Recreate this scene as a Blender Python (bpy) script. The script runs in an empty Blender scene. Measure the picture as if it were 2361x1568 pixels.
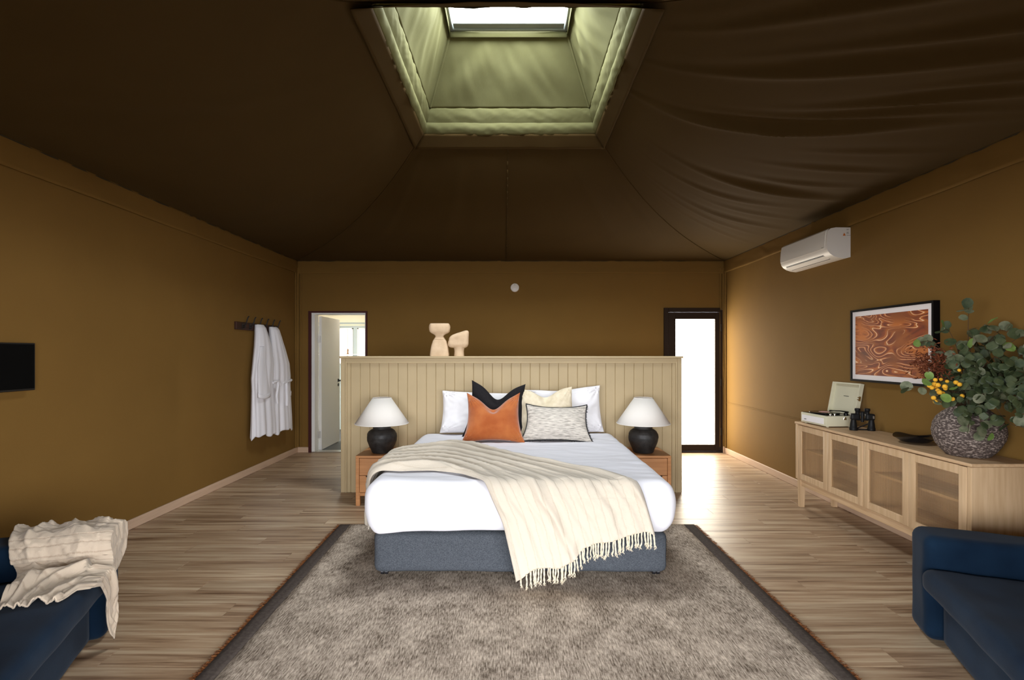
import bpy, bmesh, math, random
from mathutils import Vector, Matrix, noise, Euler

# ------------------------------------------------------------------ camera, world, light, exposure
S = bpy.context.scene
COL = S.collection
cam_d = bpy.data.cameras.new('camera')
cam = bpy.data.objects.new('camera', cam_d)
COL.objects.link(cam)
cam.location = (0, 0, 1.42)
cam.rotation_euler = (math.pi / 2, 0, 0)
cam_d.sensor_width = 36.0
cam_d.lens = 36.0 * 1220 / 2361
cam_d.shift_x = -2.5 / 2361
cam_d.shift_y = 30.0 / 2361
cam_d.clip_start = 0.05
S.camera = cam

world = bpy.data.worlds.new('sky')
S.world = world
world.use_nodes = True
wbg = world.node_tree.nodes['Background']
# an overcast sky: three times as bright overhead as at the horizon
wn, wl = world.node_tree.nodes, world.node_tree.links
wtc = wn.new('ShaderNodeTexCoord')
wsep = wn.new('ShaderNodeSeparateXYZ')
wl.new(wtc.outputs['Generated'], wsep.inputs[0])
wmr = wn.new('ShaderNodeMapRange')
wmr.inputs[1].default_value, wmr.inputs[2].default_value = 0.0, 1.0
SKY = 48.0
wmr.inputs[3].default_value, wmr.inputs[4].default_value = SKY / 3, SKY
wl.new(wsep.outputs['Z'], wmr.inputs[0])
wl.new(wmr.outputs[0], wbg.inputs[1])
wbg.inputs[0].default_value = (0.93, 0.95, 1.0, 1)

S.view_settings.view_transform = 'Standard'
S.view_settings.look = 'None'
S.view_settings.gamma = 1.0
S.view_settings.use_curve_mapping = False
S.view_settings.exposure = 0.0
S.cycles.max_bounces = 10
S.cycles.diffuse_bounces = 6
S.cycles.transparent_max_bounces = 12
S.cycles.caustics_reflective = False
S.cycles.caustics_refractive = False
S.cycles.sample_clamp_indirect = 6.0


def portal(name, loc, rot, sx, sy):
    ld = bpy.data.lights.new(name, 'AREA')
    ld.shape = 'RECTANGLE'
    ld.size, ld.size_y = sx, sy
    ld.cycles.is_portal = True
    o = bpy.data.objects.new(name, ld)
    o.location = loc
    o.rotation_euler = rot
    COL.objects.link(o)


# room extents (metres)
XL, XR, YF, YB, ZE = -3.09, 3.02, 0.92, 7.56, 2.735
RX0, RX1, RY0, RY1, RZ = -0.91, 0.84, 3.40, 5.38, 3.666       # rim of the roof opening
OPX0, OPX1, OPZ = -1.80, 1.80, 2.08                             # the open front of the tent
portal('daylight_front', ((OPX0 + OPX1) / 2, YF - 0.02, OPZ / 2), (math.pi / 2, 0, 0), OPX1 - OPX0, OPZ)
portal('daylight_skylight', (-0.04, 4.33, 4.46), (0, 0, 0), 1.12, 1.10)

# ------------------------------------------------------------------ materials


def nodes_of(m):
    m.use_nodes = True
    return m.node_tree.nodes, m.node_tree.links


def srgb(r, g, b):
    f = lambda c: (c / 255 / 12.92) if c / 255 <= 0.04045 else ((c / 255 + 0.055) / 1.055) ** 2.4
    return (f(r), f(g), f(b))


def mat(name, col, rough=0.6, col2=None, scale=(20, 20, 20), detail=4, bump=0.0, bump_scale=None, metal=0.0,
        spec=0.3, sheen=0.0, space='Object', contrast=(0.35, 0.65), coat=0.0, bump_dist=0.002):
    m = bpy.data.materials.new(name)
    n, l = nodes_of(m)
    b = n['Principled BSDF']
    b.inputs['Base Color'].default_value = (*col, 1)
    b.inputs['Roughness'].default_value = rough
    b.inputs['Metallic'].default_value = metal
    b.inputs['Specular IOR Level'].default_value = spec
    b.inputs['Sheen Weight'].default_value = sheen
    b.inputs['Coat Weight'].default_value = coat
    if col2 is not None or bump:
        if space == 'World':
            tc = n.new('ShaderNodeNewGeometry'); out = tc.outputs['Position']
        else:
            tc = n.new('ShaderNodeTexCoord'); out = tc.outputs[space]
    if col2 is not None:
        mp = n.new('ShaderNodeMapping'); mp.inputs['Scale'].default_value = scale
        l.new(out, mp.inputs[0])
        nz = n.new('ShaderNodeTexNoise'); nz.inputs['Scale'].default_value = 1; nz.inputs['Detail'].default_value = detail
        l.new(mp.outputs[0], nz.inputs['Vector'])
        rp = n.new('ShaderNodeValToRGB')
        rp.color_ramp.elements[0].position, rp.color_ramp.elements[1].position = contrast
        rp.color_ramp.elements[0].color = (*col, 1); rp.color_ramp.elements[1].color = (*col2, 1)
        l.new(nz.outputs['Fac'], rp.inputs[0]); l.new(rp.outputs[0], b.inputs['Base Color'])
    if bump:
        mp2 = n.new('ShaderNodeMapping'); mp2.inputs['Scale'].default_value = bump_scale or scale
        l.new(out, mp2.inputs[0])
        nb = n.new('ShaderNodeTexNoise'); nb.inputs['Scale'].default_value = 1; nb.inputs['Detail'].default_value = 3
        l.new(mp2.outputs[0], nb.inputs['Vector'])
        bp = n.new('ShaderNodeBump'); bp.inputs['Strength'].default_value = bump; bp.inputs['Distance'].default_value = bump_dist
        l.new(nb.outputs['Fac'], bp.inputs['Height']); l.new(bp.outputs[0], b.inputs['Normal'])
    return m


def emis(name, col, strength):
    m = bpy.data.materials.new(name)
    n, l = nodes_of(m)
    n.remove(n['Principled BSDF'])
    e = n.new('ShaderNodeEmission'); e.inputs[0].default_value = (*col, 1); e.inputs[1].default_value = strength
    l.new(e.outputs[0], n['Material Output'].inputs[0])
    return m


def thin_glass(name, tint, gloss=0.08, rough=0.02):
    m = bpy.data.materials.new(name)
    n, l = nodes_of(m)
    n.remove(n['Principled BSDF'])
    t = n.new('ShaderNodeBsdfTransparent'); t.inputs[0].default_value = (*tint, 1)
    g = n.new('ShaderNodeBsdfGlossy'); g.inputs['Roughness'].default_value = rough
    mx = n.new('ShaderNodeMixShader'); mx.inputs[0].default_value = gloss
    l.new(t.outputs[0], mx.inputs[1]); l.new(g.outputs[0], mx.inputs[2])
    l.new(mx.outputs[0], n['Material Output'].inputs[0])
    return m


def fluted_glass(name):
    """ribbed translucent pane: mostly seen through, part of the light is scattered by the ribs"""
    m = bpy.data.materials.new(name)
    n, l = nodes_of(m)
    b = n['Principled BSDF']
    b.inputs['Base Color'].default_value = (0.40, 0.27, 0.15, 1)
    b.inputs['Roughness'].default_value = 0.35
    t = n.new('ShaderNodeBsdfTransparent'); t.inputs[0].default_value = (0.95, 0.88, 0.76, 1)
    mx = n.new('ShaderNodeMixShader'); mx.inputs[0].default_value = 0.30
    l.new(t.outputs[0], mx.inputs[1]); l.new(b.outputs[0], mx.inputs[2])
    l.new(mx.outputs[0], n['Material Output'].inputs[0])
    return m


def floor_mat():
    m = bpy.data.materials.new('oak_vinyl_plank')
    n, l = nodes_of(m)
    b = n['Principled BSDF']
    b.inputs['Roughness'].default_value = 0.42
    b.inputs['Specular IOR Level'].default_value = 0.45
    geo = n.new('ShaderNodeNewGeometry'); oi = n.new('ShaderNodeObjectInfo')
    off = n.new('ShaderNodeVectorMath'); off.operation = 'SCALE'
    off.inputs[0].default_value = (7.3, 3.1, 5.7)
    l.new(oi.outputs['Random'], off.inputs['Scale'])
    add = n.new('ShaderNodeVectorMath'); l.new(geo.outputs['Position'], add.inputs[0]); l.new(off.outputs[0], add.inputs[1])
    mp = n.new('ShaderNodeMapping'); mp.inputs['Scale'].default_value = (1.1, 26, 1)
    l.new(add.outputs[0], mp.inputs[0])
    nz = n.new('ShaderNodeTexNoise'); nz.inputs['Scale'].default_value = 1; nz.inputs['Detail'].default_value = 7
    nz.inputs['Roughness'].default_value = 0.62; nz.inputs['Distortion'].default_value = 0.35
    l.new(mp.outputs[0], nz.inputs['Vector'])
    rp = n.new('ShaderNodeValToRGB'); e = rp.color_ramp.elements
    e[0].position = 0.30; e[0].color = (*srgb(98, 70, 48), 1)
    e[1].position = 0.72; e[1].color = (*srgb(202, 182, 152), 1)
    k = e.new(0.47); k.color = (*srgb(158, 130, 102), 1)
    l.new(nz.outputs['Fac'], rp.inputs[0])
    hs = n.new('ShaderNodeHueSaturation')
    mr = n.new('ShaderNodeMapRange'); mr.inputs[3].default_value = 0.90; mr.inputs[4].default_value = 1.07
    l.new(oi.outputs['Random'], mr.inputs[0]); l.new(mr.outputs[0], hs.inputs['Value'])
    l.new(rp.outputs[0], hs.inputs['Color']); l.new(hs.outputs[0], b.inputs['Base Color'])
    bp = n.new('ShaderNodeBump'); bp.inputs['Strength'].default_value = 0.25; bp.inputs['Distance'].default_value = 0.001
    l.new(nz.outputs['Fac'], bp.inputs['Height']); l.new(bp.outputs[0], b.inputs['Normal'])
    return m


def rug_mat():
    m = bpy.data.materials.new('rug_wool')
    n, l = nodes_of(m)
    b = n['Principled BSDF']
    b.inputs['Roughness'].default_value = 0.95; b.inputs['Specular IOR Level'].default_value = 0.05
    tc = n.new('ShaderNodeTexCoord')

    def nz(sc, det):
        mp = n.new('ShaderNodeMapping'); mp.inputs['Scale'].default_value = sc
        l.new(tc.outputs['Object'], mp.inputs[0])
        t = n.new('ShaderNodeTexNoise'); t.inputs['Scale'].default_value = 1; t.inputs['Detail'].default_value = det
        t.inputs['Roughness'].default_value = 0.65
        l.new(mp.outputs[0], t.inputs['Vector'])
        return t.outputs['Fac']
    a, c, d = nz((7, 5, 1), 6), nz((150, 22, 1), 3), nz((30, 260, 1), 1)
    m1 = n.new('ShaderNodeMath'); m1.operation = 'MULTIPLY_ADD'; m1.inputs[1].default_value = 0.42
    l.new(a, m1.inputs[0])
    m2 = n.new('ShaderNodeMath'); m2.operation = 'MULTIPLY'; m2.inputs[1].default_value = 0.68; l.new(c, m2.inputs[0])
    l.new(m2.outputs[0], m1.inputs[2])
    rp = n.new('ShaderNodeValToRGB'); e = rp.color_ramp.elements
    e[0].position = 0.42; e[0].color = (*srgb(92, 80, 68), 1)
    e[1].position = 0.70; e[1].color = (*srgb(204, 188, 170), 1)
    l.new(m1.outputs[0], rp.inputs[0]); l.new(rp.outputs[0], b.inputs['Base Color'])
    ad = n.new('ShaderNodeMath'); l.new(c, ad.inputs[0]); l.new(d, ad.inputs[1])
    bp = n.new('ShaderNodeBump'); bp.inputs['Strength'].default_value = 0.6; bp.inputs['Distance'].default_value = 0.004
    l.new(ad.outputs[0], bp.inputs['Height']); l.new(bp.outputs[0], b.inputs['Normal'])
    return m


def knit_mat(name, c1, c2, stripes, dirx=0, bumpd=0.003):
    """loosely woven throw: rows of open stitches drawn along the cloth (uv)"""
    m = bpy.data.materials.new(name)
    n, l = nodes_of(m)
    b = n['Principled BSDF']
    b.inputs['Roughness'].default_value = 0.9; b.inputs['Specular IOR Level'].default_value = 0.1
    b.inputs['Sheen Weight'].default_value = 0.15
    tc = n.new('ShaderNodeTexCoord')
    wv = n.new('ShaderNodeTexWave'); wv.bands_direction = 'Y' if dirx == 0 else 'X'
    wv.inputs['Scale'].default_value = stripes; wv.inputs['Distortion'].default_value = 0.8
    wv.inputs['Detail'].default_value = 1.0; wv.inputs['Detail Scale'].default_value = 6
    l.new(tc.outputs['UV'], wv.inputs['Vector'])
    nz = n.new('ShaderNodeTexNoise'); nz.inputs['Scale'].default_value = 140; nz.inputs['Detail'].default_value = 3
    l.new(tc.outputs['UV'], nz.inputs['Vector'])
    pw = n.new('ShaderNodeMath'); pw.operation = 'POWER'; pw.inputs[1].default_value = 9
    l.new(wv.outputs['Fac'], pw.inputs[0])
    ml = n.new('ShaderNodeMath'); ml.operation = 'MULTIPLY'
    l.new(pw.outputs[0], ml.inputs[0]); l.new(nz.outputs['Fac'], ml.inputs[1])
    rp = n.new('ShaderNodeValToRGB'); e = rp.color_ramp.elements
    e[0].position = 0.15; e[0].color = (*c1, 1); e[1].position = 0.75; e[1].color = (*c2, 1)
    l.new(ml.outputs[0], rp.inputs[0]); l.new(rp.outputs[0], b.inputs['Base Color'])
    sb = n.new('ShaderNodeMath'); sb.operation = 'SUBTRACT'; l.new(nz.outputs['Fac'], sb.inputs[0]); l.new(pw.outputs[0], sb.inputs[1])
    bp = n.new('ShaderNodeBump'); bp.inputs['Strength'].default_value = 0.5; bp.inputs['Distance'].default_value = bumpd
    l.new(sb.outputs[0], bp.inputs['Height']); l.new(bp.outputs[0], b.inputs['Normal'])
    return m


def art_mat():
    """rust and ochre flowing sandstone bands with thin pale lines"""
    m = bpy.data.materials.new('sandstone_print')
    n, l = nodes_of(m)
    b = n['Principled BSDF']; b.inputs['Roughness'].default_value = 0.5
    tc = n.new('ShaderNodeTexCoord')
    mp = n.new('ShaderNodeMapping'); mp.inputs['Scale'].default_value = (1, 2.0, 5.6); mp.inputs['Location'].default_value = (0, 2.3, 0.9)
    l.new(tc.outputs['Object'], mp.inputs[0])
    nz = n.new('ShaderNodeTexNoise'); nz.inputs['Scale'].default_value = 1.0; nz.inputs['Detail'].default_value = 1.4
    nz.inputs['Roughness'].default_value = 0.42; nz.inputs['Distortion'].default_value = 0.9
    l.new(mp.outputs[0], nz.inputs['Vector'])
    mm = n.new('ShaderNodeMath'); mm.operation = 'MULTIPLY'; mm.inputs[1].default_value = 15
    l.new(nz.outputs['Fac'], mm.inputs[0])
    fr = n.new('ShaderNodeMath'); fr.operation = 'FRACT'; l.new(mm.outputs[0], fr.inputs[0])
    rp = n.new('ShaderNodeValToRGB'); e = rp.color_ramp.elements
    cols = [(0.0, (250, 225, 190)), (0.05, (226, 160, 96)), (0.10, (160, 76, 18)), (0.20, (190, 104, 32)), (0.30, (140, 58, 10)),
            (0.62, (104, 38, 6)), (0.88, (140, 58, 10)), (0.95, (206, 128, 60)), (1.0, (250, 225, 190))]
    e[0].position = 0; e[0].color = (*srgb(*cols[0][1]), 1)
    e[1].position = 1; e[1].color = (*srgb(*cols[-1][1]), 1)
    for p, c in cols[1:-1]:
        k = e.new(p); k.color = (*srgb(*c), 1)
    l.new(fr.outputs[0], rp.inputs[0])
    nz2 = n.new('ShaderNodeTexNoise'); nz2.inputs['Scale'].default_value = 2.2; nz2.inputs['Detail'].default_value = 5
    l.new(mp.outputs[0], nz2.inputs['Vector'])
    r2 = n.new('ShaderNodeValToRGB'); r2.color_ramp.elements[0].position = 0.46; r2.color_ramp.elements[1].position = 0.62
    l.new(nz2.outputs['Fac'], r2.inputs[0])
    mx = n.new('ShaderNodeMix'); mx.data_type = 'RGBA'
    l.new(r2.outputs[0], mx.inputs[0]); l.new(rp.outputs[0], mx.inputs[6])
    r3 = n.new('ShaderNodeValToRGB'); r3.color_ramp.elements[0].position = 0.3; r3.color_ramp.elements[1].position = 0.7
    r3.color_ramp.elements[0].color = (*srgb(92, 36, 8), 1); r3.color_ramp.elements[1].color = (*srgb(190, 104, 30), 1)
    l.new(nz.outputs['Fac'], r3.inputs[0]); l.new(r3.outputs[0], mx.inputs[7])
    l.new(mx.outputs[2], b.inputs['Base Color'])
    return m


M = {}
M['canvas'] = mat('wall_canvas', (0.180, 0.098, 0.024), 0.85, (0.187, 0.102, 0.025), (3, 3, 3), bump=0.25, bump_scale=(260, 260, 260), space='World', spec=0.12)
M['roof'] = mat('roof_canvas_shaded', (0.074, 0.045, 0.0145), 0.85, (0.077, 0.047, 0.015), (3, 3, 3), bump=0.25, bump_scale=(240, 240, 240), space='World', spec=0.12)  # same canvas as the walls, darkened: the ceiling's shade is in the colour
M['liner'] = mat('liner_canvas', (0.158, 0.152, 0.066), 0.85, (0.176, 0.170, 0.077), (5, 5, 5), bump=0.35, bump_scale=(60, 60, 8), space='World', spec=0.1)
M['seam'] = mat('seam_tape', (0.045, 0.03, 0.013), 0.8)
M['floor'] = floor_mat()
M['skirting'] = mat('pale_timber', (0.50, 0.345, 0.235), 0.55, (0.55, 0.385, 0.265), (3, 3, 40), space='World')
M['dark_metal'] = mat('dark_bronze_metal', (0.026, 0.016, 0.010), 0.6, spec=0.1)
M['black_metal'] = mat('black_metal', (0.012, 0.010, 0.009), 0.4)
M['maroon'] = mat('maroon_steel', (0.055, 0.010, 0.009), 0.6)
M['white_paint'] = mat('white_paint', (0.80, 0.79, 0.75), 0.45)
M['door_white'] = mat('door_white', (0.74, 0.72, 0.68), 0.5)
M['bath_cream'] = mat('bathroom_cream', (0.72, 0.66, 0.48), 0.7)
M['bath_tile'] = mat('bathroom_tile', (0.10, 0.10, 0.10), 0.5)
M['bath_frame'] = mat('window_frame_grey', (0.40, 0.45, 0.42), 0.5)
M['steel'] = mat('steel', (0.62, 0.60, 0.57), 0.3, metal=1.0)
M['grey_frame'] = mat('skylight_frame_grey', (0.30, 0.33, 0.31), 0.45)
M['lit_glass'] = emis('backlit_frosted_glass', (1.0, 0.91, 0.76), 17.0)
M['bath_glass'] = emis('bright_bathroom_window', (1.0, 0.95, 0.88), 2.2)
M['sky_glass'] = thin_glass('skylight_glass', (0.96, 0.98, 0.98))
M['khaki'] = mat('khaki_paint', (0.43, 0.33, 0.185), 0.55, (0.45, 0.345, 0.195), (4, 4, 4), space='World')
M['denim'] = mat('slate_blue_fabric', (0.036, 0.042, 0.050), 0.9, (0.080, 0.087, 0.098), (210, 30, 330), 4, bump=0.3, bump_scale=(300, 300, 300), space='World', spec=0.1)
M['caster'] = mat('black_caster', (0.01, 0.01, 0.012), 0.3)
M['sheet'] = mat('white_cotton', (0.72, 0.71, 0.745), 0.85, bump=0.35, bump_scale=(3, 9, 9), space='World', spec=0.1, bump_dist=0.012)
M['pillow_white'] = mat('pillow_cotton', (0.80, 0.78, 0.79), 0.85, bump=0.3, bump_scale=(9, 9, 5), space='World', spec=0.1, bump_dist=0.01)
M['black_linen'] = mat('black_linen', (0.012, 0.011, 0.012), 0.9, (0.02, 0.018, 0.019), (200, 200, 200), bump=0.3, bump_scale=(400, 400, 400), spec=0.1)
M['rust_velvet'] = mat('rust_velvet', (0.33, 0.080, 0.018), 0.85, (0.44, 0.135, 0.036), (7, 7, 7), bump=0.2, bump_scale=(150, 150, 150), sheen=0.5, spec=0.1)
M['cream_linen'] = mat('cream_linen', (0.62, 0.53, 0.37), 0.9, (0.72, 0.63, 0.47), (22, 5, 22), bump=0.5, bump_scale=(60, 60, 60), spec=0.1)
M['grey_weave'] = mat('grey_slub_weave', (0.30, 0.275, 0.24), 0.92, (0.62, 0.57, 0.50), (18, 18, 190), 4, bump=0.5, bump_scale=(40, 40, 300), spec=0.1, contrast=(0.36, 0.58))
M['charcoal_trim'] = mat('charcoal_trim', (0.018, 0.018, 0.020), 0.9)
M['throw'] = knit_mat('cream_loose_weave', (0.54, 0.475, 0.385), (0.46, 0.395, 0.305), 5.2)
M['throw2'] = knit_mat('oat_loose_weave', (0.48, 0.39, 0.295), (0.32, 0.245, 0.175), 5.0, dirx=1)
M['tassel'] = mat('cream_yarn', (0.66, 0.57, 0.42), 0.9, bump=0.6, bump_scale=(300, 300, 60))
M['cherry'] = mat('honey_timber', (0.50, 0.225, 0.085), 0.42, (0.60, 0.29, 0.12), (3, 40, 40), 5, space='Object')
M['oak'] = mat('pale_oak', (0.50, 0.335, 0.185), 0.5, (0.60, 0.42, 0.25), (40, 40, 3), 5, space='Object')
M['oak_h'] = mat('pale_oak_lengthwise', (0.50, 0.325, 0.175), 0.5, (0.60, 0.41, 0.24), (40, 3, 40), 5, space='Object')
M['ribbed'] = fluted_glass('ribbed_glass')
M['lamp_black'] = mat('textured_black_ceramic', (0.012, 0.011, 0.010), 0.55, (0.03, 0.027, 0.025), (30, 30, 30), bump=0.6, bump_scale=(45, 45, 45), spec=0.5)
M['shade'] = mat('linen_lampshade', (0.88, 0.84, 0.78), 0.85, bump=0.15, bump_scale=(300, 300, 300))
M['clay'] = mat('sand_plaster', (0.60, 0.43, 0.27), 0.85, (0.70, 0.52, 0.34), (12, 12, 12), bump=0.5, bump_scale=(40, 40, 120), space='World')
M['plastic_white'] = mat('white_plastic', (0.74, 0.70, 0.64), 0.4)
M['vent_dark'] = mat('vent_dark', (0.006, 0.005, 0.005), 0.6)
M['robe'] = mat('white_towelling', (0.74, 0.72, 0.74), 0.95, bump=0.35, bump_scale=(220, 220, 220), spec=0.05)
M['dark_wood'] = mat('dark_rail_timber', (0.030, 0.012, 0.008), 0.5, (0.055, 0.022, 0.013), (30, 4, 30), space='Object')
M['screen'] = mat('tv_screen', (0.003, 0.003, 0.003), 0.5, spec=0.04)
M['player'] = mat('sage_cream_vinyl', (0.60, 0.565, 0.41), 0.5, bump=0.1, bump_scale=(400, 400, 400))
M['grille'] = mat('white_grille', (0.82, 0.79, 0.78), 0.7)
M['deck_black'] = mat('turntable_black', (0.008, 0.008, 0.008), 0.2)
M['label'] = mat('record_label', (0.75, 0.42, 0.40), 0.5)
M['chrome'] = mat('chrome', (0.85, 0.85, 0.85), 0.12, metal=1.0)
M['rubber'] = mat('black_rubber', (0.007, 0.007, 0.007), 0.5, bump=0.2, bump_scale=(400, 400, 400), spec=0.2)
M['gloss_black'] = mat('gloss_black_glaze', (0.006, 0.006, 0.007), 0.08, spec=0.6)
M['vase'] = mat('rough_dark_clay', (0.075, 0.055, 0.047), 0.9, (0.50, 0.41, 0.35), (62, 62, 130), 9, bump=1.0, bump_scale=(60, 60, 120), space='World', contrast=(0.48, 0.72), bump_dist=0.008)
M['leaf_a'] = mat('eucalyptus_grey_green', (0.075, 0.092, 0.045), 0.6, (0.17, 0.175, 0.105), (30, 30, 30), space='World')
M['leaf_b'] = mat('eucalyptus_deep_green', (0.026, 0.042, 0.016), 0.55, (0.065, 0.080, 0.033), (30, 30, 30), space='World')
M['leaf_c'] = mat('eucalyptus_bright_green', (0.13, 0.22, 0.045), 0.5, (0.20, 0.30, 0.08), (30, 30, 30), space='World')
M['stem'] = mat('plant_stem', (0.09, 0.05, 0.022), 0.7)
M['bud'] = mat('yellow_bud', (0.70, 0.33, 0.02), 0.8, (0.80, 0.45, 0.04), (200, 200, 200), bump=0.5, bump_scale=(300, 300, 300), space='World')
M['dried'] = mat('dried_russet_foliage', (0.10, 0.022, 0.008), 0.8, (0.18, 0.05, 0.015), (40, 40, 40), space='World')
M['frame_black'] = mat('black_frame', (0.004, 0.003, 0.003), 0.6, spec=0.08)
M['mount'] = mat('white_mount', (0.80, 0.74, 0.72), 0.7)
M['art'] = art_mat()
M['navy'] = mat('navy_velvet', (0.0022, 0.0085, 0.020), 0.85, (0.0045, 0.0145, 0.031), (5, 5, 5), bump=0.2, bump_scale=(200, 200, 200), sheen=0.04, spec=0.06)
M['rug'] = rug_mat()
M['rug_border'] = mat('rug_border', (0.060, 0.047, 0.040), 0.95, (0.085, 0.068, 0.058), (60, 60, 60), bump=0.6, bump_scale=(200, 200, 200), spec=0.05)
M['fringe'] = mat('rust_fringe', (0.10, 0.028, 0.007), 0.9, (0.32, 0.115, 0.03), (60, 60, 60))
M['deck'] = mat('outdoor_decking', (0.09, 0.075, 0.06), 0.8, (0.12, 0.10, 0.08), (2, 30, 2), space='World')
M['sticker'] = mat('orange_sticker', (0.55, 0.15, 0.02), 0.5)
M['ink'] = mat('grey_print', (0.10, 0.09, 0.07), 0.7)

nn, ll = nodes_of(M['shade'])
tb = nn.new('ShaderNodeBsdfTranslucent'); tb.inputs[0].default_value = (0.85, 0.80, 0.74, 1)
mxs = nn.new('ShaderNodeMixShader'); mxs.inputs[0].default_value = 0.22
ll.new(nn['Principled BSDF'].outputs[0], mxs.inputs[1]); ll.new(tb.outputs[0], mxs.inputs[2]); ll.new(mxs.outputs[0], nn['Material Output'].inputs[0])

# ------------------------------------------------------------------ mesh helpers


class MB:
    """collects shapes; build() links them as ONE mesh object"""

    def __init__(s):
        s.bm = bmesh.new()
        s.uv = None

    def box(s, c, size, rot=None, bevel=0.0, seg=2):
        mtx = Matrix.Translation(Vector(c))
        if rot is not None:
            mtx = mtx @ Euler(rot).to_matrix().to_4x4()
        mtx = mtx @ Matrix.Diagonal((*size, 1))
        r = bmesh.ops.create_cube(s.bm, size=1, matrix=mtx)
        if bevel > 0:
            es = set()
            for v in r['verts']:
                es.update(v.link_edges)
            bmesh.ops.bevel(s.bm, geom=list(es), offset=bevel, segments=seg, profile=0.5, affect='EDGES', clamp_overlap=True)
        return s

    def bx(s, x0, x1, y0, y1, z0, z1, bevel=0.0, seg=2):
        return s.box(((x0 + x1) / 2, (y0 + y1) / 2, (z0 + z1) / 2), (abs(x1 - x0), abs(y1 - y0), abs(z1 - z0)), None, bevel, seg)

    def poly(s, pts, faces):
        vs = [s.bm.verts.new(p) for p in pts]
        for f in faces:
            try:
                s.bm.faces.new([vs[i] for i in f])
            except ValueError:
                pass
        return s

    def grid(s, fn, nu, nv, close_u=False, uv=True):
        if uv and s.uv is None:
            s.uv = s.bm.loops.layers.uv.new('uv')
        rows = []
        for j in range(nv + 1):
            rows.append([s.bm.verts.new(fn(i / nu, j / nv)) for i in range(nu if close_u else nu + 1)])
        for j in range(nv):
            for i in range(nu):
                i2 = (i + 1) % nu if close_u else i + 1
                f = s.bm.faces.new((rows[j][i], rows[j][i2], rows[j + 1][i2], rows[j + 1][i]))
                if uv:
                    for lp, (a, b) in zip(f.loops, ((i, j), (i + 1, j), (i + 1, j + 1), (i, j + 1))):
                        lp[s.uv].uv = (a / nu, b / nv)
        s.rows = rows
        return s

    def lathe(s, prof, seg=40, c=(0, 0, 0), cap0=True, cap1=True, sx=1.0, sy=1.0, warp=None):
        def fn(u, v):
            r, z = prof[round(v * (len(prof) - 1))]
            a = 2 * math.pi * u
            p = Vector((c[0] + r * sx * math.cos(a), c[1] + r * sy * math.sin(a), c[2] + z))
            return warp(p) if warp else p
        rows = s.grid(fn, seg, len(prof) - 1, True, False).rows
        if cap0: s.bm.faces.new(rows[0][::-1])
        if cap1: s.bm.faces.new(rows[-1])
        return s

    def tube(s, pts, r, seg=8, cap=True):
        pts = [Vector(p) for p in pts]
        rs = r if isinstance(r, (list, tuple)) else [r] * len(pts)
        rows = []
        ref = None
        for i, p in enumerate(pts):
            t = (pts[min(i + 1, len(pts) - 1)] - pts[max(i - 1, 0)]).normalized()
            if ref is None:
                ref = t.cross(Vector((0.31, 0.17, 0.93)))
                if ref.length < 1e-3: ref = t.cross(Vector((1, 0, 0)))
            a = (ref - t * ref.dot(t)).normalized(); ref = a
            b = t.cross(a)
            rows.append([s.bm.verts.new(p + (a * math.cos(k * 2 * math.pi / seg) + b * math.sin(k * 2 * math.pi / seg)) * rs[i]) for k in range(seg)])
        for j in range(len(rows) - 1):
            for k in range(seg):
                s.bm.faces.new((rows[j][k], rows[j][(k + 1) % seg], rows[j + 1][(k + 1) % seg], rows[j + 1][k]))
        if cap:
            s.bm.faces.new(rows[0][::-1]); s.bm.faces.new(rows[-1])
        return s

    def extrude_poly(s, pts2, f0, f1):
        """pts2 a closed outline; f0/f1 map (a,b) to the two end caps"""
        n = len(pts2)
        A = [s.bm.verts.new(f0(*p)) for p in pts2]
        B = [s.bm.verts.new(f1(*p)) for p in pts2]
        s.bm.faces.new(A[::-1]); s.bm.faces.new(B)
        for i in range(n):
            s.bm.faces.new((A[i], A[(i + 1) % n], B[(i + 1) % n], B[i]))
        return s

    def softbox(s, c, h, r, div, amp=0.0, freq=6.0, seed=0, fn=None, skip_bottom=False):
        """rounded box: half extents h, corner radius r, cells per axis div, noise amp"""
        c = Vector(c); verts = {}
        nx, ny, nz = div

        def V(i, j, k):
            key = (i, j, k)
            if key not in verts:
                p = Vector((h[0] * (2 * i / nx - 1), h[1] * (2 * j / ny - 1), h[2] * (2 * k / nz - 1)))
                q = Vector([max(-(h[a] - r), min(h[a] - r, p[a])) for a in range(3)])
                d = p - q
                nrm = d.normalized() if d.length > 1e-9 else Vector((0, 0, 1))
                p = q + nrm * r
                if amp:
                    p = p + nrm * amp * noise.noise(p * freq + Vector((seed * 7.1, seed * 3.3, seed)))
                p = p + c
                if fn: p = fn(p, nrm)
                verts[key] = s.bm.verts.new(p)
            return verts[key]
        for j in range(ny):
            for i in range(nx):
                s.bm.faces.new((V(i, j, nz), V(i + 1, j, nz), V(i + 1, j + 1, nz), V(i, j + 1, nz)))
                if not skip_bottom:
                    s.bm.faces.new((V(i, j, 0), V(i, j + 1, 0), V(i + 1, j + 1, 0), V(i + 1, j, 0)))
        for k in range(nz):
            for i in range(nx):
                s.bm.faces.new((V(i, 0, k), V(i + 1, 0, k), V(i + 1, 0, k + 1), V(i, 0, k + 1)))
                s.bm.faces.new((V(i, ny, k), V(i, ny, k + 1), V(i + 1, ny, k + 1), V(i + 1, ny, k)))
            for j in range(ny):
                s.bm.faces.new((V(0, j, k), V(0, j, k + 1), V(0, j + 1, k + 1), V(0, j + 1, k)))
                s.bm.faces.new((V(nx, j, k), V(nx, j + 1, k), V(nx, j + 1, k + 1), V(nx, j, k + 1)))
        return s

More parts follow.
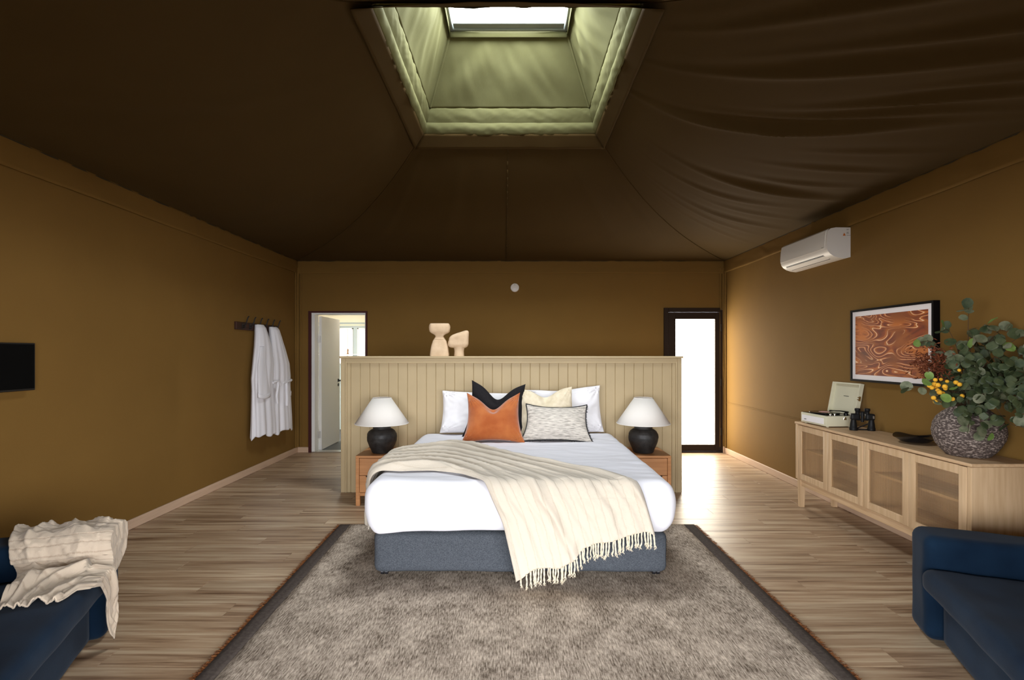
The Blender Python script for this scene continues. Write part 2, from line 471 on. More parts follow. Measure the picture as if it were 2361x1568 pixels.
    def build(s, name, m, parent=None, smooth=True, kind=None, solid=0.0, label=None, autosmooth=True, loc=None):
        me = bpy.data.meshes.new(name)
        bmesh.ops.recalc_face_normals(s.bm, faces=s.bm.faces)
        if smooth:
            lim = math.radians(38)
            for f in s.bm.faces: f.smooth = True
            if autosmooth:
                for e in s.bm.edges:
                    if len(e.link_faces) == 2 and e.calc_face_angle(0) > lim: e.smooth = False
        s.bm.to_mesh(me); s.bm.free()
        me.materials.append(m)
        o = bpy.data.objects.new(name, me)
        COL.objects.link(o)
        if loc is not None: o.location = loc
        if parent is not None: o.parent = parent
        if kind: o['kind'] = kind
        if label: o['label'] = label
        if solid:
            sm = o.modifiers.new('thickness', 'SOLIDIFY'); sm.thickness = solid; sm.offset = 0
        return o


def inst(name, me, parent, loc=(0, 0, 0), rot=(0, 0, 0), scale=(1, 1, 1)):
    o = bpy.data.objects.new(name, me)
    COL.objects.link(o)
    o.location = loc; o.rotation_euler = rot; o.scale = scale
    o.parent = parent
    return o


def tag(o, label, cat, group=None):
    o['label'] = label; o['category'] = cat
    if group: o['group'] = group
    return o


def thing(name, label, cat, loc=(0, 0, 0), rotz=0.0, group=None):
    o = bpy.data.objects.new(name, None)
    COL.objects.link(o)
    o.empty_display_size = 0.1
    o.location = loc; o.rotation_euler = (0, 0, rotz)
    return tag(o, label, cat, group)


def struct_root(name):
    o = bpy.data.objects.new(name, None)
    COL.objects.link(o); o['kind'] = 'structure'
    return o


def copy_tree(o, parent=None):
    c = o.copy(); COL.objects.link(c); c.parent = parent
    for ch in list(o.children): copy_tree(ch, c)
    return c


def smoothstep(a, b, x):
    t = max(0.0, min(1.0, (x - a) / (b - a)))
    return t * t * (3 - 2 * t)


def lerp(a, b, t): return a + (b - a) * t


def polyline(pts, t):
    """point at parameter t along a polyline of (t, x, y...) knots, smooth"""
    if t <= pts[0][0]: return Vector(pts[0][1:])
    for a, b in zip(pts, pts[1:]):
        if t <= b[0]:
            k = (t - a[0]) / (b[0] - a[0])
            return Vector(a[1:]).lerp(Vector(b[1:]), k)
    return Vector(pts[-1][1:])


def crom(pts, t):
    """catmull-rom through evenly spaced pts, t in 0..1"""
    n = len(pts) - 1
    x = min(max(t, 0), 1) * n
    i = min(int(x), n - 1); f = x - i
    P = [Vector(pts[max(0, min(n, i + k))]) for k in (-1, 0, 1, 2)]
    return 0.5 * ((2 * P[1]) + (P[2] - P[0]) * f + (2 * P[0] - 5 * P[1] + 4 * P[2] - P[3]) * f * f + (-P[0] + 3 * P[1] - 3 * P[2] + P[3]) * f ** 3)


rnd = random.Random(11)

# ------------------------------------------------------------------ setting: floor of planks
flo = MB().bx(XL - 0.1, XR + 0.1, YF - 0.05, YB + 0.1, -0.06, -0.008).build('floor', M['seam'], None, False, 'structure')
PW = 0.152
plank_meshes = {}


def plank_mesh(L):
    key = round(L, 3)
    if key not in plank_meshes:
        b = MB().box((0, 0, -0.004), (L - 0.0012, PW - 0.0012, 0.008), None, 0.0008, 1)
        o = b.build('plank', M['floor'], flo, False)
        plank_meshes[key] = o.data
        return o.data, o
    return plank_meshes[key], None


y = YF + 0.03
row = 0
while y < YB + 0.05:
    x = XL - 0.02 - [0.0, 0.7, 0.35, 1.0, 0.5][row % 5] * 0.9
    while x < XR + 0.02:
        L = 1.22
        x0, x1 = max(x, XL - 0.02), min(x + L, XR + 0.02)
        if x1 - x0 > 0.03:
            me, first = plank_mesh(x1 - x0)
            loc = ((x0 + x1) / 2, y, rnd.uniform(-0.0006, 0.0))
            if first: first.location = loc
            else: inst('plank', me, flo, loc)
        x += L
    y += PW; row += 1

# outdoors: the deck the photograph is taken from
MB().bx(-9, 9, -9, YF - 0.05, -0.10, -0.03).build('trim_1', M['deck'], None, False, 'structure')

MB().bx(-5, 5, -4.6, YF - 0.12, 2.50, 2.56).build('added_awning', M['roof'], None, False, 'structure')  # unseen awning, added to cut the sky light entering at the front

# walls
MB().bx(XL - 0.1, XL, YF - 0.1, YB, 0, ZE + 0.12).build('wall_left', M['canvas'], None, False, 'structure')
MB().bx(XR, XR + 0.1, YF - 0.1, YB, 0, ZE + 0.12).build('wall_right', M['canvas'], None, False, 'structure')
D1 = (-2.905, -2.095, 2.005)       # doorway to the bathroom
D2 = (2.150, 2.985, 2.064)         # glass door
w = MB()
w.bx(XL - 0.1, D1[0], YB, YB + 0.1, 0, ZE + 0.12)
w.bx(D1[0], D1[1], YB, YB + 0.1, D1[2], ZE + 0.12)
w.bx(D1[1], D2[0], YB, YB + 0.1, 0, ZE + 0.12)
w.bx(D2[0], D2[1], YB, YB + 0.1, D2[2], ZE + 0.12)
w.bx(D2[1], XR + 0.1, YB, YB + 0.1, 0, ZE + 0.12)
w.build('wall_back', M['canvas'], None, False, 'structure')
w = MB()
w.bx(XL - 0.1, OPX0, YF - 0.1, YF, 0, ZE + 0.12)
w.bx(OPX1, XR + 0.1, YF - 0.1, YF, 0, ZE + 0.12)
w.bx(OPX0, OPX1, YF - 0.1, YF, OPZ, ZE + 0.12)
w.build('wall_front', M['canvas'], None, False, 'structure')

# skirting boards
MB().bx(XL, XL + 0.018, YF, YB, 0, 0.078, 0.004, 1).build('baseboard_left', M['skirting'], None, False, 'structure')
MB().bx(XR - 0.018, XR, YF, YB, 0, 0.078, 0.004, 1).build('baseboard_right', M['skirting'], None, False, 'structure')
MB().bx(XL + 0.018, D1[0] - 0.005, YB - 0.018, YB, 0, 0.078, 0.004, 1).bx(D1[1] + 0.005, D2[0] - 0.005, YB - 0.018, YB, 0, 0.078, 0.004, 1).bx(
    XR - 0.034, XR - 0.018, YB - 0.06, YB, 0, 0.092, 0.004, 1).build('baseboard_back', M['skirting'], None, False, 'structure')

# canvas valance strips under the eaves (slightly rippled, hanging just off the wall)


def valance(name, p0, p1, nrm, seed, joints):
    p0, p1, nrm = Vector(p0), Vector(p1), Vector(nrm)
    L = (p1 - p0).length

    def fn(u, v):
        p = p0.lerp(p1, u)
        z = ZE + 0.01 - v * (0.195 + 0.006 * noise.noise(Vector((u * L * 1.3, seed, 2.2))))
        d = 0.006 + v * 0.022 + 0.007 * v * noise.noise(Vector((u * L * 2.6 + v, seed, v * 1.5))) + 0.004 * noise.noise(Vector((u * L * 9 + 3 * v, seed + 5, v * 3)))
        for jx in joints:
            d += 0.008 * math.exp(-((u * L - jx) / 0.012) ** 2)
        return p + nrm * max(d, 0.002) + Vector((0, 0, z))
    MB().grid(fn, int(L * 34), 8).build(name, M['canvas'], None, True, 'structure', 0.003)


valance('trim_2', (XL, YB, 0), (XR, YB, 0), (0, -1, 0), 1, (0.78, 2.9, 5.2))
valance('trim_3', (XL, YF, 0), (XL, YB, 0), (1, 0, 0), 2, (1.8, 4.2))
valance('trim_4', (XR, YF, 0), (XR, YB, 0), (-1, 0, 0), 3, (2.2, 4.4))

# rolled canvas closures in the two back corners, and the flat sewn seams on the side walls
for nm, x, off in (('trim_5', XL, 1), ('trim_6', XR, -1)):
    b = MB()
    for k, (dx, dy, r) in enumerate(((0.020, 0.020, 0.020), (0.062, 0.012, 0.013), (0.012, 0.070, 0.012))):
        pts = [(x + off * (dx + 0.004 * noise.noise(Vector((z * 2, k, off)))), YB - dy - 0.004 * noise.noise(Vector((z * 2.3, k + 4, off))), z) for z in [0.08 + i * 0.085 for i in range(31)]]
        b.tube(pts, r, 8)
    b.build(nm, M['canvas'], None, True, 'structure')
MB().bx(XR - 0.006, XR, YF, YB, 0.715, 0.728, 0.002, 1).build('trim_7', M['canvas'], None, False, 'structure')


# ------------------------------------------------------------------ tent roof
ceil = struct_root('ceiling')


def gprof(v): return 0.35 * v + 0.65 * v ** 3


def roof_pt(e0, e1, r0, r1, u, v):
    """point of a roof panel: the canvas hangs in a hollow at the back and is drawn tighter towards the front"""
    e = Vector(e0).lerp(Vector(e1), u); r = Vector(r0).lerp(Vector(r1), u)
    p = e.lerp(r, v)
    tight = 0.62 * smoothstep(YB - 1.5, YF, e.y)
    if e0[1] == YF and e1[1] == YF:
        tight += 0.45 * math.sin(math.pi * u)
    p.z = ZE + (RZ - ZE) * lerp(gprof(v), v, tight)
    return p


EA = [(XL, YB, ZE), (XR, YB, ZE), (XR, YF, ZE), (XL, YF, ZE)]
RI = [(RX0, RY1, RZ), (RX1, RY1, RZ), (RX1, RY0, RZ), (RX0, RY0, RZ)]
# creases: (u at rim, u at eave, v centre, v spread, half width, depth)
CREASE = {
    1: [(0.04, 0.16, 0.34, 0.22, 0.006, 0.010), (0.08, 0.22, 0.40, 0.22, 0.006, 0.012), (0.10, 0.28, 0.34, 0.24, 0.007, 0.020), (0.16, 0.34, 0.30, 0.18, 0.006, 0.012),
        (0.20, 0.40, 0.46, 0.24, 0.007, 0.016), (0.31, 0.445, 0.34, 0.26, 0.009, 0.036), (0.34, 0.50, 0.28, 0.16, 0.006, 0.014), (0.40, 0.56, 0.24, 0.18, 0.006, 0.014),
        (0.50, 0.70, 0.50, 0.30, 0.011, 0.050), (0.56, 0.715, 0.36, 0.24, 0.007, 0.026), (0.58, 0.75, 0.26, 0.20, 0.007, 0.026), (0.60, 0.785, 0.18, 0.14, 0.006, 0.014),
        (0.70, 0.815, 0.44, 0.30, 0.011, 0.034), (0.76, 0.86, 0.30, 0.24, 0.009, 0.024), (0.86, 0.925, 0.44, 0.30, 0.014, 0.030), (0.45, 0.62, 0.22, 0.14, 0.006, 0.010)],
    0: [(0.05, 0.12, 0.5, 0.3, 0.012, 0.014), (0.92, 0.86, 0.5, 0.3, 0.012, 0.014), (0.25, 0.30, 0.6, 0.3, 0.02, 0.012), (0.80, 0.75, 0.6, 0.3, 0.02, 0.012)],
    3: [(0.3, 0.22, 0.45, 0.3, 0.018, 0.010), (0.7, 0.62, 0.5, 0.3, 0.018, 0.010)],
    2: [(0.5, 0.5, 0.5, 0.3, 0.03, 0.01)]}
for k in range(4):
    e0, e1, r0, r1 = EA[k], EA[(k + 1) % 4], RI[k], RI[(k + 1) % 4]

    def fn(u, v, k=k):
        p = roof_pt(e0, e1, r0, r1, u, v)
        edge = smoothstep(0, 0.06, u) * smoothstep(1, 0.94, u) * smoothstep(0, 0.05, v) * smoothstep(1, 0.93, v)
        d = (-0.05 if k != 2 else 0.03) * math.sin(math.pi * u) * math.sin(math.pi * v)
        d += 0.014 * noise.noise(p * 1.4 + Vector((k * 5, 0, 0)))
        for (ur, ue, vc, vs, wd, dep) in CREASE[k]:
            uc = lerp(ue, ur, v) + 0.03 * math.sin(v * 3.1)
            t = (u - uc) / wd
            d -= dep * math.exp(-((v - vc) / vs) ** 2) * (math.exp(-t * t) * (1 if t < 0 else 1) - 0.5 * math.exp(-((t - 2.2) / 1.6) ** 2))
        p.z += d * edge
        return p
    if k == 0: back_panel = fn
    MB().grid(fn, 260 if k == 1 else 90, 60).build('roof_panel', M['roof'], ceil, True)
    # hip seam between this panel and the next
    pts = [roof_pt(e1, e1, r1, r1, 0, i / 30) - Vector((0, 0, 0.004)) for i in range(31)]
    MB().tube(pts, 0.007, 6).build('hip_seam', M['roof'], ceil, True)
# centre seam of the back panel
e0, e1, r0, r1 = EA[0], EA[1], RI[0], RI[1]
pts = [back_panel(0.49, i / 30) for i in range(31)]
b = MB()
for a, c in zip(pts, pts[1:]):
    b.poly([a + Vector((-0.006, 0, -0.008)), a + Vector((0.006, 0, -0.008)), c + Vector((0.006, 0, -0.008)), c + Vector((-0.006, 0, -0.008))], [(0, 1, 2, 3)])
b.build('panel_seam', M['roof'], ceil, True, solid=0.004)
# dark strip standing in for the shaded gap line along the wall tops
b = MB()
for a, c in ((EA[0], EA[1]), (EA[1], EA[2]), (EA[3], EA[0])):
    b.tube([Vector(a).lerp(Vector(c), i / 20) + Vector((0, 0, -0.004)) for i in range(21)], 0.011, 6)
b.build('eave_shade_strip', M['seam'], ceil, True)

# the opening: flap under the rim, padded lip, canvas shaft rising to the skylight
FL = 0.105
OUT = [(RX0 - FL, RY1 + FL), (RX1 + FL, RY1 + FL), (RX1 + FL, RY0 - FL), (RX0 - FL, RY0 - FL)]
LIP = [(RX0 + 0.075, RY1 - 0.10), (RX1 - 0.075, RY1 - 0.10), (RX1 - 0.075, RY0 + 0.10), (RX0 + 0.075, RY0 + 0.10)]
TOP = [(-0.585, 4.885), (0.505, 4.885), (0.505, 3.78), (-0.585, 3.78)]
ZL, ZT = 3.862, 4.375
for k in range(4):
    k2 = (k + 1) % 4
    ra, rb = Vector(RI[k]), Vector(RI[k2])
    oa, ob = [Vector((*OUT[i], RZ - (0.112 if i < 2 else 0.085))) for i in (k, k2)]
    la, lb = Vector((*LIP[k], ZL)), Vector((*LIP[k2], ZL))
    ta, tb = Vector((*TOP[k], ZT)), Vector((*TOP[k2], ZT))
    inward = (Vector((-0.04, 4.39, 0)) - (ra + rb) / 2); inward.z = 0; inward.normalize()

    def flap(u, v, k=k):
        """underside flap: fixed at its pointed corners, its free edge scalloped between them"""
        a = ra.lerp(rb, u) + inward * 0.004 - Vector((0, 0, 0.020))
        o = oa.lerp(ob, u) - Vector((0, 0, 0.020))
        p = a.lerp(o, v)
        if k == 2: p.z += 0.045 * v * math.sin(math.pi * u)
        p.z += 0.008 * v * noise.noise(Vector((u * 9, k * 3.0, v)))
        return p
    MB().grid(flap, 60, 6).build('skirt_flap', M['roof'], ceil, True, solid=0.003)

    def lip(u, v, k=k):
        """padded strip: wavy hem below, stitched line a third of the way, straight top"""
        h = ra.lerp(rb, u); t = la.lerp(lb, u)
        amp = 4 * u * (1 - u)
        hem = h - Vector((0, 0, 0.018 + 0.016 * amp * (0.4 + noise.noise(Vector((u * 7, k * 2.0 + 1, 0)))) + 0.010 * amp * abs(noise.noise(Vector((u * 17, k, 3))))))
        p = hem.lerp(t, v)
        bul = math.sin(math.pi * min(v / 0.45, 1)) * 0.022 if v < 0.45 else math.sin(math.pi * (v - 0.45) / 0.55) * 0.012
        wr = 0.006 * noise.noise(Vector((u * 20 + v * 4, v * 3, k + 0.5))) + 0.003 * noise.noise(Vector((u * 46 - v * 9, v * 4, k)))
        p += inward * (bul + wr * (1 if abs(v - 0.45) > 0.05 else 0.1))
        return p
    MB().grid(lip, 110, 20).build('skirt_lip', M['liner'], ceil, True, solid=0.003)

    def shaft(u, v, k=k):
        p = la.lerp(lb, u).lerp(ta.lerp(tb, u), v)
        amp = min(1, 6 * u, 6 * (1 - u)) * math.sin(math.pi * min(1, v * 1.02))
        d = 0.030 * noise.noise(Vector((u * 5 + (v - 0.5) * (u - 0.5) * 5, v * 1.1, k * 4.0))) + 0.016 * noise.noise(Vector((u * 15 + v * 3, v * 1.6, k * 2.0)))
        d -= 0.02 * math.sin(math.pi * u) * math.sin(math.pi * v)
        return p - inward * d * amp
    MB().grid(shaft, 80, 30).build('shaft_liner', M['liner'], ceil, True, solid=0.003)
    # bound corner seam of the shaft: a flat double fold
    b = MB()
    for w_, o_ in ((0.030, 0.012), (0.012, 0.02)):
        q0, q1 = la + Vector((0, 0, 0.01)), ta
        dirc = (Vector((-0.04, 4.33, (ZL + ZT) / 2)) - (q0 + q1) / 2); dirc.z = 0; dirc.normalize()
        b.tube([q0.lerp(q1, i / 12) + dirc * o_ for i in range(13)], [w_ * 0.5] * 13, 6)
    b.build('corner_binding', M['liner'], ceil, True)
    # top band of the shaft just below the window
    b = MB()
    b.poly([ta + Vector((0, 0, -0.045)) + inward * 0.007, tb + Vector((0, 0, -0.045)) + inward * 0.007, tb + inward * 0.007 + Vector((0, 0, 0.01)), ta + inward * 0.007 + Vector((0, 0, 0.01))], [(0, 1, 2, 3)])
    b.build('shaft_band', M['liner'], ceil, True, solid=0.006)

sky = struct_root('window_1')
x0, x1, y0, y1 = -0.585, 0.505, 3.78, 4.885
b = MB()
zf0, zf1 = ZT + 0.012, ZT + 0.075
b.bx(x0, x0 + 0.032, y0, y1, zf0, zf1, 0.004, 1).bx(x1 - 0.032, x1, y0, y1, zf0, zf1, 0.004, 1)
b.bx(x0 + 0.032, x1 - 0.032, y0, y0 + 0.032, zf0, zf1, 0.004, 1).bx(x0 + 0.032, x1 - 0.032, y1 - 0.032, y1, zf0, zf1, 0.004, 1)
b.build('window_frame', M['grey_frame'], sky, False)
MB().bx(x0 + 0.04, x1 - 0.04, y1 - 0.105, y1 - 0.034, ZT + 0.022, ZT + 0.05, 0.004, 1).build('blind_bar', M['grey_frame'], sky, False)
MB().bx(x0 + 0.03, x1 - 0.03, y0 + 0.03, y1 - 0.03, ZT + 0.052, ZT + 0.058).build('window_pane', M['sky_glass'], sky, False)
# outer fly sheet: keeps the daylight out of the roof everywhere but at the skylight
b = MB()
for k in range(4):
    k2 = (k + 1) % 4
    f = lambda i, d: Vector(EA[i]) + Vector(((-0.35 if EA[i][0] < 0 else 0.35), (-0.9 if EA[i][1] < 3 else 0.35), d))
    b.poly([f(k, 0.22), f(k2, 0.22), Vector((*TOP[k2], ZT + 0.09)), Vector((*TOP[k], ZT + 0.09))], [(0, 1, 2, 3)])
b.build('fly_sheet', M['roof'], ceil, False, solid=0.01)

# ------------------------------------------------------------------ doorway to the bathroom, room behind it
d1 = struct_root('door_1')
x0, x1, zt = D1
b = MB()
b.bx(x0 - 0.012, x0 + 0.030, YB - 0.022, YB + 0.02, 0, zt + 0.012).bx(x1 - 0.008, x1 + 0.014, YB - 0.022, YB + 0.02, 0, zt + 0.012).bx(x0 + 0.03, x1 - 0.008, YB - 0.022, YB + 0.02, zt - 0.012, zt + 0.012)
b.build('outer_frame', M['maroon'], d1, False)
b = MB()
b.bx(x0 + 0.030, x0 + 0.075, YB - 0.010, YB + 0.14, 0, zt - 0.012).bx(x1 - 0.020, x1 - 0.008, YB - 0.010, YB + 0.14, 0, zt - 0.012).bx(x0 + 0.075, x1 - 0.02, YB - 0.010, YB + 0.14, zt - 0.034, zt - 0.012)
b.build('door_frame', M['white_paint'], d1, False)
lf = MB().bx(-2.822, -2.782, YB + 0.13, YB + 0.93, 0.012, 1.955, 0.002, 1).build('door_leaf', M['door_white'], d1, False)
b = MB().box((-2.780, YB + 0.86, 0.985), (0.010, 0.05, 0.05), None, 0.003, 1).tube([(-2.775, YB + 0.86, 0.985), (-2.725, YB + 0.86, 0.985), (-2.722, YB + 0.84, 0.985), (-2.722, YB + 0.74, 0.985)], 0.010, 8)
b.build('door_handle', M['black_metal'], lf, True)
MB().tube([(-2.782, YB + 0.86, 0.915), (-2.774, YB + 0.86, 0.915)], 0.024, 14).build('lock_escutcheon', M['black_metal'], lf, True)
for z in (0.235, 1.62):
    MB().bx(-2.838, -2.800, YB + 0.116, YB + 0.131, z - 0.05, z + 0.05).build('hinge', M['steel'], lf, False)
MB().bx(x0 + 0.03, x1, YB - 0.01, YB + 0.13, 0.0, 0.012).build('threshold', M['steel'], d1, False)

BY = 9.85
MB().bx(-3.75, -1.55, YB + 0.1, BY + 0.6, -0.05, 0.0).build('floor_bathroom', M['bath_tile'], None, False, 'structure')
MB().bx(-3.75, -1.55, YB + 0.1, BY + 0.6, 2.32, 2.42).build('ceiling_bathroom', M['bath_cream'], None, False, 'structure')
MB().bx(-3.80, -3.70, YB + 0.1, BY + 0.1, 0, 2.32).build('wall_bathroom_left', M['bath_cream'], None, False, 'structure')
MB().bx(-1.65, -1.55, YB + 0.1, BY + 0.1, 0, 2.32).build('wall_bathroom_right', M['bath_cream'], None, False, 'structure')
b = MB()
BW = [(-3.56, -2.975), (-2.895, -2.70)]        # the two bathroom windows
zb0, zb1 = 1.22, 1.885
b.bx(-3.75, -1.6, BY, BY + 0.1, 0, zb0).bx(-3.75, -1.6, BY, BY + 0.1, zb1, 2.32)
b.bx(-3.75, BW[0][0], BY, BY + 0.1, zb0, zb1).bx(BW[0][1], BW[1][0], BY, BY + 0.1, zb0, zb1).bx(BW[1][1], -1.6, BY, BY + 0.1, zb0, zb1)
b.build('wall_bathroom_back', M['bath_frame'], None, False, 'structure')
MB().bx(-3.7, -1.65, BY - 0.03, BY, 1.925, 1.955).bx(-3.7, -1.65, BY - 0.02, BY, 1.99, 2.32).build('trim_8', M['bath_cream'], None, False, 'structure')
for i, (a, c) in enumerate(BW):
    wn = struct_root('window_%d' % (i + 2))
    b = MB()
    b.bx(a, a + 0.02, BY - 0.02, BY + 0.05, zb0, zb1).bx(c - 0.02, c, BY - 0.02, BY + 0.05, zb0, zb1).bx(a, c, BY - 0.02, BY + 0.05, zb1 - 0.02, zb1).bx(a, c, BY - 0.02, BY + 0.05, zb0, zb0 + 0.02)
    if i == 0:
        b.bx(-3.094, -3.082, BY - 0.01, BY + 0.05, zb0, zb1)
    b.bx(a, c, BY - 0.005, BY + 0.05, 1.415, 1.425)
    b.build('window_frame', M['white_paint'], wn, False)
    MB().bx(a, c, BY + 0.05, BY + 0.056, zb0, zb1).build('window_pane', M['bath_glass'], wn, False)
MB().bx(-3.7, -1.65, BY - 0.06, BY, 1.385, 1.40).build('trim_9', M['white_paint'], None, False, 'structure')
t = thing('tap', 'small bronze tap in front of the bathroom window seen past the white door', 'tap', (-3.065, BY - 0.04, 1.40))
b = MB()
b.lathe([(0.022, 0), (0.020, 0.01), (0.010, 0.02), (0.010, 0.085), (0.014, 0.09), (0.0, 0.095)], 12, cap1=False)
b.tube([(0, 0, 0.075), (0.02, -0.03, 0.085), (0.03, -0.055, 0.07)], 0.007, 6)
b.build('spout', mat('bronze', (0.35, 0.19, 0.09), 0.35, metal=1.0), t)
MB().tube([(-0.035, 0, 0.052), (0.035, 0, 0.052)], 0.007, 6).build('cross_handle', M['steel'], t)
bl = bpy.data.lights.new('bathroom_lamp', 'AREA'); bl.shape = 'DISK'; bl.size = 0.3; bl.energy = 9; bl.color = (1, 0.93, 0.8)
bo = bpy.data.objects.new('bathroom_lamp', bl); bo.location = (-2.55, 8.9, 2.30); COL.objects.link(bo)

# ------------------------------------------------------------------ glazed door on the right
d2 = struct_root('door_2')
x0, x1, zt = D2
b = MB()
b.bx(x0, x0 + 0.062, YB - 0.03, YB + 0.08, 0, zt, 0.004, 1).bx(x1 - 0.035, x1, YB - 0.03, YB + 0.08, 0, zt - 0.03, 0.004, 1).bx(x0 + 0.062, x1 - 0.035, YB - 0.03, YB + 0.08, zt - 0.06, zt, 0.004, 1)
b.bx(x0 + 0.062, x1 - 0.035, YB - 0.03, YB + 0.08, 0, 0.018)
b.build('door_frame', M['dark_metal'], d2, False)
gx0, gx1, gz0, gz1 = 2.318, 2.882, 0.113, 1.903
b = MB()
b.bx(x0 + 0.066, gx0, YB - 0.016, YB + 0.04, 0.022, zt - 0.064, 0.003, 1).bx(gx1, x1 - 0.039, YB - 0.016, YB + 0.04, 0.022, zt - 0.064, 0.003, 1)
b.bx(gx0, gx1, YB - 0.016, YB + 0.04, 0.022, gz0, 0.003, 1).bx(gx0, gx1, YB - 0.016, YB + 0.04, gz1, zt - 0.064, 0.003, 1)
lf = b.build('door_leaf', M['dark_metal'], d2, False)
MB().bx(gx0, gx1, YB + 0.010, YB + 0.018, gz0, gz1).build('door_pane', M['lit_glass'], lf, False)
for z in (0.30, 1.0, 1.78):
    MB().tube([(x1 - 0.028, YB - 0.036, z - 0.05), (x1 - 0.028, YB - 0.036, z + 0.05)], 0.010, 8).build('hinge', M['black_metal'], d2, True)

# ------------------------------------------------------------------ rug
RG = [(-1.45, 4.335), (1.515, 4.335), (1.515, 1.45), (-1.385, 1.45)]
rug = thing('rug', 'large mottled grey-brown rug with dark side borders under the bed', 'rug', (0, 0, 0))


def rug_x(side, y):
    t = (4.335 - y) / (4.335 - 1.45)
    return lerp(RG[0][0], RG[3][0], t) if side < 0 else lerp(RG[1][0], RG[2][0], t)


BWD = 0.085


def rugfn(u, v):
    y = lerp(1.45, 4.335, v)
    x = lerp(rug_x(-1, y) + BWD + 0.035, rug_x(1, y) - BWD - 0.035, u)
    return Vector((x, y, 0.0125 + 0.0012 * noise.noise(Vector((x * 5, y * 5, 0)))))


MB().grid(rugfn, 60, 60).build('pile', M['rug'], rug, True, solid=0.010)
for sd in (-1, 1):
    def bfn(u, v, sd=sd):
        y = lerp(1.45, 4.337, v)
        x = rug_x(sd, y) - sd * (0.035 + BWD * u)
        return Vector((x, y, 0.0115 + 0.001 * noise.noise(Vector((x * 9, y * 7, 1)))))
    MB().grid(bfn, 3, 60).build('border', M['rug_border'], rug, True, label='dark woven border strip', solid=0.010)
    r2 = random.Random(5 + sd)
    vs, fs = [], []
    for i in range(1500):
        y = r2.uniform(1.45, 4.34)
        x = rug_x(sd, y) - sd * r2.uniform(0.030, 0.040)
        L = r2.uniform(0.022, 0.052); a = r2.gauss(-0.35, 0.5); w_ = 0.0022
        dx, dy = sd * L * math.cos(a), L * math.sin(a)
        zt = r2.uniform(0.006, 0.013)
        n0 = len(vs)
        vs += [(x, y - w_, zt), (x, y + w_, zt), (x + dx * .6, y + dy * .6 + w_, zt + 0.004), (x + dx * .6, y + dy * .6 - w_, zt + 0.004),
               (x + dx, y + dy, 0.003)]
        fs += [(n0, n0 + 1, n0 + 2, n0 + 3), (n0 + 3, n0 + 2, n0 + 4)]
    me = bpy.data.meshes.new('fringe'); me.from_pydata(vs, [], fs); me.materials.append(M['fringe'])
    o = bpy.data.objects.new('fringe', me); COL.objects.link(o); o.parent = rug; o['kind'] = 'stuff'; o['label'] = 'short rust coloured fringe'

# ------------------------------------------------------------------ headboard partition, clad in vertical boards
HX0, HX1, HY, HZ = -1.752, 1.716, 5.38, 1.388
hb = thing('headboard_partition', 'khaki half-height partition of vertical boards standing behind the bed', 'headboard', ((HX0 + HX1) / 2, HY, 0))
hx = (HX1 - HX0) / 2
MB().bx(-hx + 0.01, hx - 0.01, 0.022, 0.135, 0.0, HZ - 0.02).build('core', M['khaki'], hb, False)
SW, TW = 0.098, 0.040
for sd in (-1, 1):
    b = MB()
    b.bx(sd * hx, sd * (hx - 0.045), 0.0, 0.136, 0, HZ - 0.022, 0.003, 1)
    b.bx(sd * (hx - 0.045), sd * (hx - 0.062), -0.006, 0.02, 0, HZ - 0.055, 0.004, 2)
    b.bx(sd * (hx - 0.062), sd * (hx - SW), 0.004, 0.02, 0, HZ - 0.062, 0.003, 1)
    b.build('frame_stile', M['khaki'], hb, False)
b = MB().bx(-hx + 0.045, hx - 0.045, 0.0, 0.02, HZ - 0.060, HZ - 0.022, 0.003, 1).bx(-hx + 0.062, hx - 0.062, -0.006, 0.018, HZ - 0.072, HZ - 0.058, 0.003, 1)
b.build('frame_rail', M['khaki'], hb, False)
MB().bx(-hx - 0.012, hx + 0.012, -0.014, 0.150, HZ - 0.022, HZ, 0.004, 2).build('cap_board', M['khaki'], hb, False)
NB = 34
bw = (2 * (hx - SW)) / NB
pm = None
for i in range(NB):
    x = -hx + SW + (i + 0.5) * bw
    if pm is None:
        b = MB()
        h = bw / 2 - 0.0004; z1 = HZ - 0.066
        pts = [(-h, 0.020), (-h, 0.0135), (-h + 0.0045, 0.009), (h - 0.0045, 0.009), (h, 0.0135), (h, 0.020)]
        b.extrude_poly(pts, lambda a, c: Vector((a, c, 0.0)), lambda a, c: Vector((a, c, z1)))
        o = b.build('plank', M['khaki'], hb, False); o.location = (x, 0, 0); pm = o.data
    else:
        inst('plank', pm, hb, (x, 0, 0))

# ------------------------------------------------------------------ bed
BX0, BX1, BYF, BYB = -0.874, 0.964, 3.285, 5.33
bc = (BX0 + BX1) / 2
bed = thing('bed', 'wide bed on a slate blue fabric base standing on the grey rug', 'bed', (bc, BYF, 0.0185))
bwx = (BX1 - BX0) / 2; bl_ = BYB - BYF
b = MB().softbox((0, bl_ / 2, 0.157), (bwx, bl_ / 2, 0.128), 0.045, (50, 50, 14), 0.006, 5, 3)
b.build('bed_base', M['denim'], bed, True)
MB().softbox((0, bl_ / 2, 0.425), (bwx - 0.03, bl_ / 2 - 0.03, 0.135), 0.05, (12, 12, 6)).build('mattress', M['sheet'], bed, True)
for x in (-bwx + 0.06, -0.03, bwx - 0.06):
    for y in (0.07, bl_ - 0.1):
        b = MB().tube([(x - 0.022, y, 0.018), (x - 0.004, y, 0.018)], 0.017, 14).tube([(x + 0.004, y, 0.018), (x + 0.022, y, 0.018)], 0.017, 14)
        b.bx(x - 0.012, x + 0.012, y - 0.016, y + 0.012, 0.016, 0.045, 0.003, 1)
        b.build('caster', M['caster'], bed, True)

# duvet: a shell over the mattress, bulging at the sides and tucked in at the hem
DZ0, DZ1 = 0.292, 0.628
DXH = bwx + 0.030


